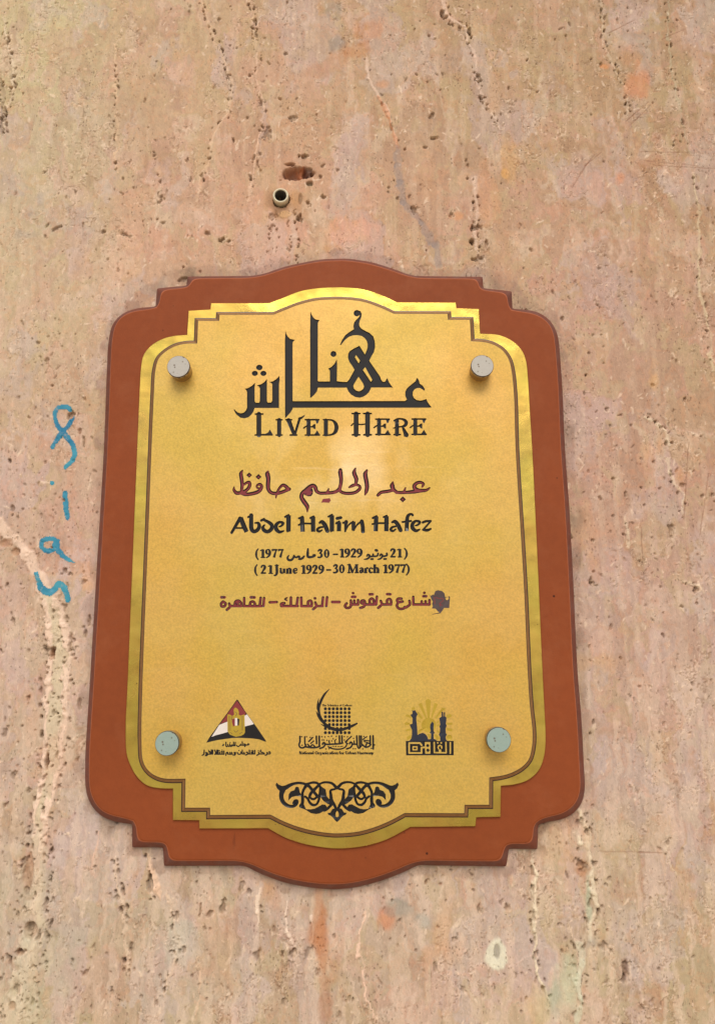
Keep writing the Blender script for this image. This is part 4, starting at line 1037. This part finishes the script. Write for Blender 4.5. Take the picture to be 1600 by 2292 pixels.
# --- the maroon address line
k = Ctx(480, 1315, 5.714, 'address_lettering', 'maroon')
W = 32
for pts in ([(112,180),(145,205),(132,238),(92,240),(88,205),(112,180)], [(190,205),(200,245),(160,285)], [(200,237),(345,237)], [(262,230),(270,180),(310,168),(342,198),(340,235)], [(300,195),(298,235)],
            [(382,135),(380,238)], [(376,238),(600,238)], [(455,235),(462,190),(495,180),(518,205),(512,238)], [(592,132),(580,238)], [(636,135),(627,236)], [(708,190),(798,186)],
            [(895,200),(855,208),(855,236)], [(856,237),(1065,237)], [(978,128),(978,237)], [(1066,132),(1052,237)], [(1110,130),(1112,237)], [(1110,238),(1245,238)], [(1200,232),(1198,182),(1230,168),(1245,200),(1240,235)],
            [(1290,192),(1302,238),(1262,278)], [(1300,237),(1382,237)], [(1388,128),(1378,237)], [(1440,125),(1430,236)], [(1508,187),(1600,187)]):
    k.st(pts, W, inner=True)
for pts in ([(90,125),(132,125)], [(466,125),(514,127)], [(1285,138),(1287,138)]): k.st(pts, 34, inner=False)
k.st([(930,130),(898,150),(928,165)], 18, inner=False)
l = Ctx(740, 1310, 5.714, 'address_lettering', 'maroon')
for pts in ([(20,213),(112,213)], [(205,232),(182,262),(200,288),(242,285),(262,250),(258,195)], [(256,246),(350,246)], [(302,196),(302,246)], [(350,190),(350,246)],
            [(378,290),(420,275),(438,240),(430,198),(398,198),(388,225),(425,238)], [(430,246),(560,246)], [(502,240),(498,188),(530,170),(550,198),(550,246)], [(590,145),(580,246)],
            [(640,200),(652,245),(608,288)], [(650,246),(772,246)], [(722,240),(722,190),(755,175),(772,202),(770,246)], [(905,172),(862,172),(848,197),(872,214),(920,208)], [(868,214),(845,258),(872,298),(930,298),(945,278)],
            [(1005,200),(1012,245),(960,284)], [(1055,148),(1056,246)], [(1055,246),(1262,246)], [(1162,205),(1162,246)], [(1212,205),(1212,246)], [(1262,190),(1262,246)]):
    l.st(pts, W, inner=True)
for pts in ([(285,100),(287,100)], [(272,148),(316,148)], [(496,115),(538,115)], [(720,113),(764,115)], [(1195,96),(1197,96)], [(1182,140),(1222,140)]): l.st(pts, 32, inner=False)

# --- scratched dark paint over the house number
p = Ctx(740, 1310, 5.714, 'defaced_number', 'smear')
p.poly([(1265,120),(1280,135),(1305,118),(1318,125),(1335,75),(1370,62),(1425,75),(1455,105),(1462,148),(1490,150),(1515,140),(1525,150),(1520,215),(1515,292),(1450,290),(1430,320),(1400,358),(1370,335),(1340,300),(1290,296),(1305,270),(1295,235),(1305,210),(1285,180)], inner=False)
p.poly([(1465,158),(1505,152),(1510,175),(1485,192),(1468,180)], 'HOLE', inner=False)
p.st([(1300,372),(1400,352)], [6, 14], inner=False)
for pts in ([(1325,150),(1330,240)], [(1345,155),(1395,170),(1425,165),(1440,190),(1395,232),(1402,272)], [(1390,232),(1425,258)]): p.st(pts, 9, 'maroon', inner=False)

# --- first emblem: flag triangle with the eagle
m_ = Ctx(450, 1555, 10, 'flag_emblem')
m_.poly([(805,105),(830,120),(1010,400),(1215,680),(1465,1045),(1430,1050),(1300,1000),(1150,980),(850,965),(700,970),(550,990),(350,1020),(120,1075),(185,960),(400,665),(610,380)], 'black', inner=False)
m_.poly([(235,945),(410,675),(600,600),(800,540),(975,470),(1030,440),(1185,655),(1140,670),(1000,705),(600,835),(480,870),(340,905)], 'white', inner=False)
m_.poly([(805,132),(998,400),(1005,430),(975,470),(900,500),(600,595),(428,655),(625,385)], 'red', inner=False)
m_.poly([(590,440),(650,445),(700,480),(745,440),(735,380),(730,335),(760,290),(800,300),(835,340),(850,400),(840,440),(880,470),(975,440),(985,840),(960,885),(900,920),(780,942),(650,895),(595,820)], 'olive', smooth=False, inner=False)
for x in (625, 655, 905, 935): m_.st([(x,480),(x + 3,800)], 9, 'olive_dark', inner=False)
for pts in ([(760,380),(800,420),(780,470)], [(740,800),(780,840),(830,800)], [(650,840),(700,880)], [(860,880),(920,840)], [(700,480),(690,560)]): m_.st(pts, 12, 'olive_dark', inner=False)
m_.poly([(700,545),(760,530),(760,690),(720,712),(690,605)], 'red', inner=False)
m_.poly([(760,522),(812,522),(818,690),(760,690)], 'white', inner=False)
m_.poly([(812,535),(862,540),(850,690),(818,690)], 'black', inner=False)
w1 = 26
for pts in ([(500,1110),(510,1125),(485,1140)], [(560,1062),(560,1150)], [(600,1115),(605,1140),(575,1165)], [(645,1100),(650,1140),(625,1160)], [(700,1115),(690,1150),(665,1160)], [(640,1140),(770,1140)], [(730,1060),(735,1135)], [(770,1065),(765,1140)],
            [(805,1135),(815,1155),(850,1155),(870,1130)], [(870,1130),(970,1130)], [(890,1105),(890,1130)], [(925,1055),(930,1130)], [(965,1100),(1000,1120),(980,1160)], [(990,1125),(1060,1125)], [(1045,1125),(1060,1095),(1075,1110)]):
    m_.st(pts, w1, inner=False)
for pts in ([(30,1355),(70,1330),(75,1290)], [(75,1240),(70,1330)], [(115,1290),(120,1330),(100,1365)], [(140,1300),(150,1340),(130,1365)], [(140,1330),(210,1330)], [(175,1280),(200,1270),(205,1320)], [(235,1235),(235,1330)], [(268,1240),(262,1330)],
            [(310,1240),(350,1330),(360,1240)], [(385,1240),(385,1330)], [(310,1330),(520,1330)], [(420,1285),(425,1330)], [(455,1280),(480,1270),(475,1325)], [(515,1260),(520,1330)], [(560,1355),(570,1300),(600,1290),(600,1330)], [(600,1330),(700,1330)], [(650,1290),(660,1320)], [(690,1290),(700,1320)],
            [(720,1350),(765,1345),(775,1290)], [(745,1290),(750,1320)], [(815,1290),(825,1325),(890,1325),(895,1280)], [(925,1240),(925,1325)], [(925,1325),(980,1325)], [(965,1290),(975,1320)], [(1000,1350),(1040,1330),(1040,1285),(1015,1290)],
            [(1045,1325),(1200,1325)], [(1085,1240),(1085,1320)], [(1125,1285),(1140,1280),(1140,1320)], [(1165,1250),(1165,1320)], [(1205,1245),(1205,1325)], [(1250,1355),(1295,1330),(1290,1290)], [(1290,1325),(1420,1325)], [(1340,1240),(1330,1275),(1400,1300),(1410,1325)], [(1440,1355),(1480,1335),(1480,1290)], [(1480,1325),(1550,1320),(1540,1280),(1515,1285)]):
    m_.st(pts, 28, inner=False)
for x, y in ((175,1245),(475,1240),(415,1250),(850,1250),(1130,1250),(1285,1255),(655,1070)): m_.circ(x, y, 15, n=8)

# --- second emblem: grid of dots in a crescent, with calligraphy and a title
n_ = Ctx(660, 1535, 8.421, 'crescent_emblem')
for cx_ in (575,650,723,797,870,945,1022):
    for cy_ in (435,508,583,657,733,806,884): n_.circ(cx_, cy_, 31, n=10)
n_.st([(645,65),(560,160),(490,290),(450,430),(470,570),(540,690),(640,780),(760,825),(880,828),(1000,790),(1080,755),(1168,712)], [10,34,42,38,40,46,52,52,46,42,42,28], inner=False)
n_.st([(448,245),(432,330),(430,430),(445,480)], [10,24,32,20], inner=False); n_.st([(405,488),(440,570),(500,660),(560,720)], [10,30,36,20], inner=False); n_.st([(500,728),(570,770)], [14,22], inner=False)
def word(t, txt, x0, x1, y, H_, wt=1.0):
    wid = {'M':.95,'m':.9,'i':.28,'l':.28,'t':.34,'f':.36,'r':.4,' ':.3,'T':.58,'C':.62,'N':.72,'O':.74,'U':.68,'H':.74,'y':.5,'s':.4}
    tot = sum(wid.get(ch, .54) for ch in txt); k_ = (x1 - x0) / tot
    x = x0
    for ch in txt:
        w_ = wid.get(ch, .54)
        if ch != ' ':
            c2 = Ctx(t.x0 + x / t.k, t.y0 + y / t.k, t.k / 1.0, t.g)
            n0 = len(GL); glyph(c2, ch, 0, 0, H_, wt)
            sx = k_ / H_
            for e_ in range(n0, len(GL)):
                gname, mt, full, inn = GL[e_]
                GL[e_] = (gname, mt, [[(c2.x0 + (px - c2.x0) * sx, py) for px, py in pl] for pl in full], [])
        x += w_ * k_
word(n_, 'The Ministry of Culture', 508, 1080, 345, 44, 0.85)
word(n_, 'National Organization for Urban Harmony', 80, 1480, 1232, 62, 0.95)
for pts, w_ in (([(1472,945),(1475,1190)],32),([(1418,945),(1420,1110)],30),([(1250,945),(1255,1110)],28),([(1215,945),(1222,1170)],30),([(1165,945),(1172,1110)],30),([(885,945),(890,1080)],30),([(838,945),(842,1085)],30),
    ([(458,950),(462,1140)],32),([(405,950),(410,1090)],30),([(185,960),(190,1100)],26),([(95,955),(98,1055)],30),([(98,1050),(80,1110),(100,1160),(160,1168),(205,1125),(190,1090)],30),([(205,1150),(300,1165),(420,1160),(470,1135)],32),
    ([(240,1100),(290,1150),(330,1110),(380,1150)],26),([(470,1180),(530,1160),(572,1100),(545,1068),(520,1100)],30),([(630,1150),(720,1188),(860,1192),(950,1155),(985,1085)],26),([(560,1100),(640,1105),(700,1100),(840,1092),(900,1078)],30),
    ([(985,1040),(955,1065),(995,1090)],26),([(975,1190),(1050,1160),(1082,1095),(1052,1060),(1030,1092)],30),([(1075,1102),(1165,1102)],28),([(1172,1110),(1200,1180),(1265,1115)],28),([(1270,1110),(1340,1160),(1430,1110),(1360,1078),(1338,1130)],30),
    ([(335,975),(262,1050)],28),([(355,1040),(300,1085)],22),([(1065,955),(950,1055)],24),([(1352,960),(1280,1015),(1400,1040)],22),([(640,1040),(655,1095)],22),([(750,1030),(765,1095)],22),([(690,1150),(640,1190)],18),([(1115,1040),(1118,1100)],24),([(900,1140),(850,1150)],16),([(1300,1050),(1400,1080)],18)):
    n_.st(pts, w_ * 0.92, inner=False)
for x, y in ((128,960),(220,962),(510,960),(565,965),(632,958),(690,950),(780,952),(932,958),(990,962),(1300,955),(1350,960),(515,1022),(545,1022),(605,1028),(645,1035),(722,1000),(695,1040),(770,1015),(930,1022),(1105,992),(135,1120),(585,1190),(770,1142),(725,1140),(1100,1188),(1140,1188),(1280,1190),(1440,1180),(1500,1115),(820,1145),(290,970)):
    n_.diam(x, y, 18)

# --- third emblem: skyline in front of the sun over a black name block
o_ = Ctx(890, 1555, 11.43, 'skyline_emblem')
for r in ([(705,150),(775,100),(845,150),(812,600),(762,600)], [(525,240),(610,205),(740,590),(712,610)], [(935,205),(1025,240),(882,590),(848,590)], [(940,600),(1105,370),(1155,400),(992,612)], [(1238,530),(1320,480),(1388,520),(1370,570),(1255,612)],
          [(1255,722),(1395,710),(1395,770),(1255,770)], [(1250,850),(1392,870),(1390,945),(1258,912)], [(185,545),(240,500),(345,540),(345,602)], [(165,740),(210,698),(305,720),(305,772),(200,782)], [(190,910),(250,872),(345,868),(340,910),(230,935)],
          [(228,1080),(345,1018),(345,1110),(240,1160)], [(490,430),(545,450),(645,600),(602,625),(520,540)], [(510,930),(600,862),(655,900),(520,1000)], [(755,1005),(830,1000),(842,1105),(790,1112)], [(928,1020),(1000,1010),(1072,1120),(1000,1162)],
          [(985,895),(1070,930),(1070,992),(1000,955)], [(490,640),(590,680),(590,710),(500,680)], [(985,700),(1060,650),(1060,700),(990,740)], [(1000,770),(1060,740),(1060,800),(1000,820)], [(345,330),(430,310),(445,370),(370,400)], [(1110,330),(1215,340),(1210,410),(1120,400)]):
    o_.poly(r, 'olive', inner=False)
o_.circ(1320, 1095, 72, mat='olive'); o_.circ(792, 780, 190, mat='olive', n=28)
o_.poly([(290,1190),(345,1115),(362,1020),(362,900),(300,765),(372,740),(378,600),(320,515),(372,490),(375,420),(350,395),(400,405),(440,390),(470,440),(510,500),(478,560),(475,640),(495,830),(505,1030),(560,995),(640,975),(705,1005),(752,1065),(780,1140),(845,1132),
  (850,1000),(812,970),(842,930),(825,830),(830,760),(885,680),(922,740),(915,820),(915,930),(945,975),(915,1010),(920,1130),(980,1150),(1000,1190)], 'navy', inner=False)
o_.poly([(1082,1190),(1082,1080),(1048,1020),(1076,950),(1080,850),(1060,820),(1085,760),(1058,600),(1130,555),(1230,560),(1245,600),(1230,740),(1250,800),(1222,860),(1226,980),(1256,1020),(1226,1080),(1230,1140),(1270,1190)], 'navy', inner=False)
o_.st([(1137,455),(1142,560)], 44, 'navy', inner=False); o_.st([(1192,460),(1190,560)], 34, 'navy', inner=False)
o_.poly([(205,1180),(1428,1180),(1430,1550),(212,1552)], 'black', inner=False)
for pts, w_ in (([(610,1290),(565,1236),(290,1236),(290,1490),(608,1490),(605,1352),(705,1345)],42),([(390,1332),(490,1332),(490,1408),(390,1408),(390,1332)],30),([(930,1220),(935,1480),(1235,1485),(1230,1220)],36),
                ([(1030,1350),(1040,1310),(1080,1295),(1120,1320),(1122,1365)],32),([(1030,1350),(1045,1385)],30),([(1342,1222),(1342,1500)],36)):
    q_ = Ctx(890, 1555, 11.43, 'skyline_emblem')
    for a_ in range(len(pts) - 1): q_.st([pts[a_], pts[a_ + 1]], w_, 'HOLE', inner=False)
o_.poly([(690,1212),(832,1212),(832,1508),(702,1508)], 'HOLE', inner=False); o_.circ(765, 1300, 40, mat='black'); o_.circ(770, 1420, 42, mat='black')
o_.poly([(1045,1400),(1105,1400),(1115,1480),(1050,1480)], 'HOLE', inner=False); o_.circ(1020, 1232, 20, mat='HOLE'); o_.circ(1110, 1232, 20, mat='HOLE')

# --- scrolling ornament, left half mirrored about its axis
q = Ctx(600, 1740, 10, 'scroll_ornament')
def both(fn, pts, *args, **kw):
    fn(pts, *args, **kw)
    fn([(3090 - x, y - (6 if x < 900 else 3)) for x, y in pts], *args, **kw)
both(q.poly, [(168,170),(190,115),(240,160),(310,190),(400,190),(340,300),(272,312),(205,255)], inner=False)
both(q.st, [(300,240),(385,232),(480,180),(580,140),(700,125),(800,140),(860,165),(900,200)], [80,90,70,55,50,50,50,50])
both(q.st, [(335,265),(300,380),(305,480),(350,565),(430,628),(520,650),(600,628),(648,570),(648,520),(600,530),(568,578)], [110,90,85,80,72,62,60,60,52,60,48])
both(q.poly, [(455,522),(462,380),(510,312),(590,285),(612,222),(650,205),(690,225),(712,330),(740,380),(740,425),(620,420),(530,442)], inner=False)
both(q.st, [(870,160),(805,260),(768,360),(775,470),(768,580),(745,640)], [72,52,52,62,62,90])
both(q.poly, [(705,675),(790,580),(842,692),(780,702)], inner=False)
both(q.poly, [(790,650),(860,712),(950,716),(1040,700),(1130,652),(1210,605),(1280,610),(1322,670),(1252,750),(1160,805),(1080,822),(960,802),(850,732),(780,700)], inner=False)
both(q.st, [(880,145),(1010,115),(1120,140),(1168,240),(1150,400),(1130,520),(1080,605),(1000,618),(930,560),(890,480),(830,430)], [40,50,50,50,50,48,46,54,50,46,46])
both(q.st, [(900,175),(980,270),(1060,370),(1105,425)], [55,60,60,60]); both(q.st, [(1130,175),(1040,270),(950,370),(925,450)], [50,60,60,50]); both(q.st, [(925,445),(1010,490),(1105,435)], [44,48,44])
both(q.st, [(1130,160),(1220,120),(1330,110),(1440,140),(1505,205),(1545,240)], [40,42,46,52,60,62])
both(q.poly, [(1150,170),(1210,215),(1290,270),(1312,420),(1380,500),(1440,590),(1420,625),(1340,600),(1240,530),(1180,450),(1150,330)], inner=False)
both(q.st, [(1500,262),(1400,292),(1405,400),(1420,520),(1470,600),(1515,690),(1512,780),(1500,850)], [42,46,60,72,62,54,46,40])
both(q.st, [(1445,580),(1390,640),(1330,700),(1260,742)], 54)
both(q.poly, [(1330,795),(1392,788),(1440,705),(1520,690),(1512,800),(1500,870),(1545,890),(1546,1003),(1500,965),(1450,900),(1400,858),(1352,842)], inner=False)
q.poly([(1545,745),(1578,800),(1582,850),(1560,885),(1545,890),(1530,885),(1508,850),(1512,800)], 'HOLE', inner=False)

# ------------------------------------------------------------------ cut the writing into the plate
FINE = ('flag_emblem', 'crescent_emblem', 'skyline_emblem', 'defaced_number', 'date_lettering')
DEPTH = dict(calligraphy=0.0009, title_lettering=0.0009, arabic_name=0.0009, latin_name=0.0008, scroll_ornament=0.0006, address_lettering=0.0006)
groups = []
for gname, mat, full, inn in GL:
    if gname not in groups: groups.append(gname)
FILL = {'arabic_name': 'maroon', 'address_lettering': 'maroon', 'defaced_number': 'smear'}
loops = [P2]
painted = []
for gname, mat, full, inn in GL:
    polys = []
    for pl in full:
        w = dedupe(at_all(pl, Y_FACE), 1.5e-5)
        if len(w) < 3: continue
        loops.append(w); polys.append(w)
    for pl in inn:
        w = dedupe(at_all(pl, Y_FACE), 1.5e-5)
        if len(w) > 2: loops.append(w)
    painted.append((gname, mat, polys))
V, T = cdt(loops)
cen = V[T].mean(axis=1)
ina = inside(P2, cen)
cls = np.zeros(len(T), int)                 # 0 = bare plate
keys = [None]
for gname, mat, polys in painted:
    key = (gname, mat if mat else FILL.get(gname, 'black'))
    if mat != 'HOLE' and key not in keys: keys.append(key)
    kid = 0 if mat == 'HOLE' else keys.index(key)
    for pl in polys:
        A = np.array(pl); lo = A.min(0); hi = A.max(0)
        c_ = np.nonzero((cen[:, 0] > lo[0]) & (cen[:, 0] < hi[0]) & (cen[:, 1] > lo[1]) & (cen[:, 1] < hi[1]))[0]
        if len(c_): cls[c_[inside(pl, cen[c_])]] = kid
cls[~ina] = -1
bare_v = np.zeros(len(V), bool); bare_v[T[cls == 0].ravel()] = True
dep = np.zeros(len(V))
gi = {g_: n for n, g_ in enumerate(groups)}
for kid, key in enumerate(keys):
    if key is None: continue
    vv = np.unique(T[cls == kid].ravel())
    dep[vv] = DEPTH.get(key[0], 0.00022)
dep[bare_v] = 0
def sub_mesh(name, sel, mats, mi, parent):
    used, inv = np.unique(T[sel], return_inverse=True)
    vs_ = [(V[u][0], -(Y_FACE - dep[u]), V[u][1]) for u in used]
    return mesh_obj(name, vs_, inv.reshape(-1, 3), mats, mi, parent)
plate = sub_mesh('face_plate', cls == 0, [M['face']], None, plaque)
plate['label'] = 'satin gold plate carrying the inscription'
LAB = {'calligraphy': 'large black arabic calligraphy at the top', 'title_lettering': 'black capital letters reading LIVED HERE', 'arabic_name': 'maroon arabic name',
       'latin_name': 'black latin name in broad pen letters', 'date_lettering': 'two black lines of dates', 'address_lettering': 'maroon arabic address line',
       'defaced_number': 'house number daubed over with dark paint', 'flag_emblem': 'triangular red, white and black flag emblem with gold eagle',
       'crescent_emblem': 'black emblem of dots in a crescent above calligraphy', 'skyline_emblem': 'emblem of dark minarets before a gold sun', 'scroll_ornament': 'black scrolling leaf ornament'}
for gname in groups:
    ks = [n for n, key in enumerate(keys) if key and key[0] == gname]
    sel = np.isin(cls, ks)
    mats = []; mi = []
    names = [keys[n][1] for n in ks]
    side = 'maroon_side' if FILL.get(gname) == 'maroon' else 'black_side'
    deep = gname in DEPTH
    order = names + ([side] if deep else [])
    for c_, t in zip(cls[sel], T[sel]):
        wall_face = deep and dep[t].min() < 1e-6 and dep[t].max() > 1e-6
        mi.append(len(names) if wall_face else ks.index(c_))
    o = sub_mesh(gname, sel, [M[x] for x in order], mi, plaque)
    o['label'] = LAB[gname]

# ------------------------------------------------------------------ four round fixing caps
def cap_profile(r):
    return [(r * 0.92, Y_FACE - 0.001), (r * 0.92, Y_FACE + 0.0105), (r, Y_FACE + 0.0106), (r, Y_FACE + 0.0125), (r * 0.99, Y_FACE + 0.0132), (r * 0.96, Y_FACE + 0.01345), (r * 0.5, Y_FACE + 0.01345), (0.00005, Y_FACE + 0.0135)]
YC = Y_FACE + 0.0135
for px, py, rp, green, lab in ((399.5,820,25.5,0,'grey steel fixing cap, upper left'),(1079,818.5,25.5,0,'grey steel fixing cap, upper right'),(374,1664,27,1,'steel fixing cap with greenish sky tint, lower left'),(1116,1656,27.5,1,'steel fixing cap with greenish sky tint, lower right')):
    x_, z_ = at(px, py, YC)
    r_ = (at(px + rp, py, YC)[0] - at(px - rp, py, YC)[0]) / 2
    o = lathe('fixing_cap', cap_profile(r_), (x_, z_), [M['cap_green' if green else 'cap'], M['side'], M['shade_grime']], [1, 1, 0, 2, 2, 0, 0], plaque, 56)
    o['label'] = lab
    for p_ in o.data.polygons:
        if p_.index >= 4 * 56: p_.use_smooth = False
print('triangles about', sum(len(o.data.polygons) * 2 for o in scene.objects if o.type == 'MESH'), 'glyph tris', len(T))
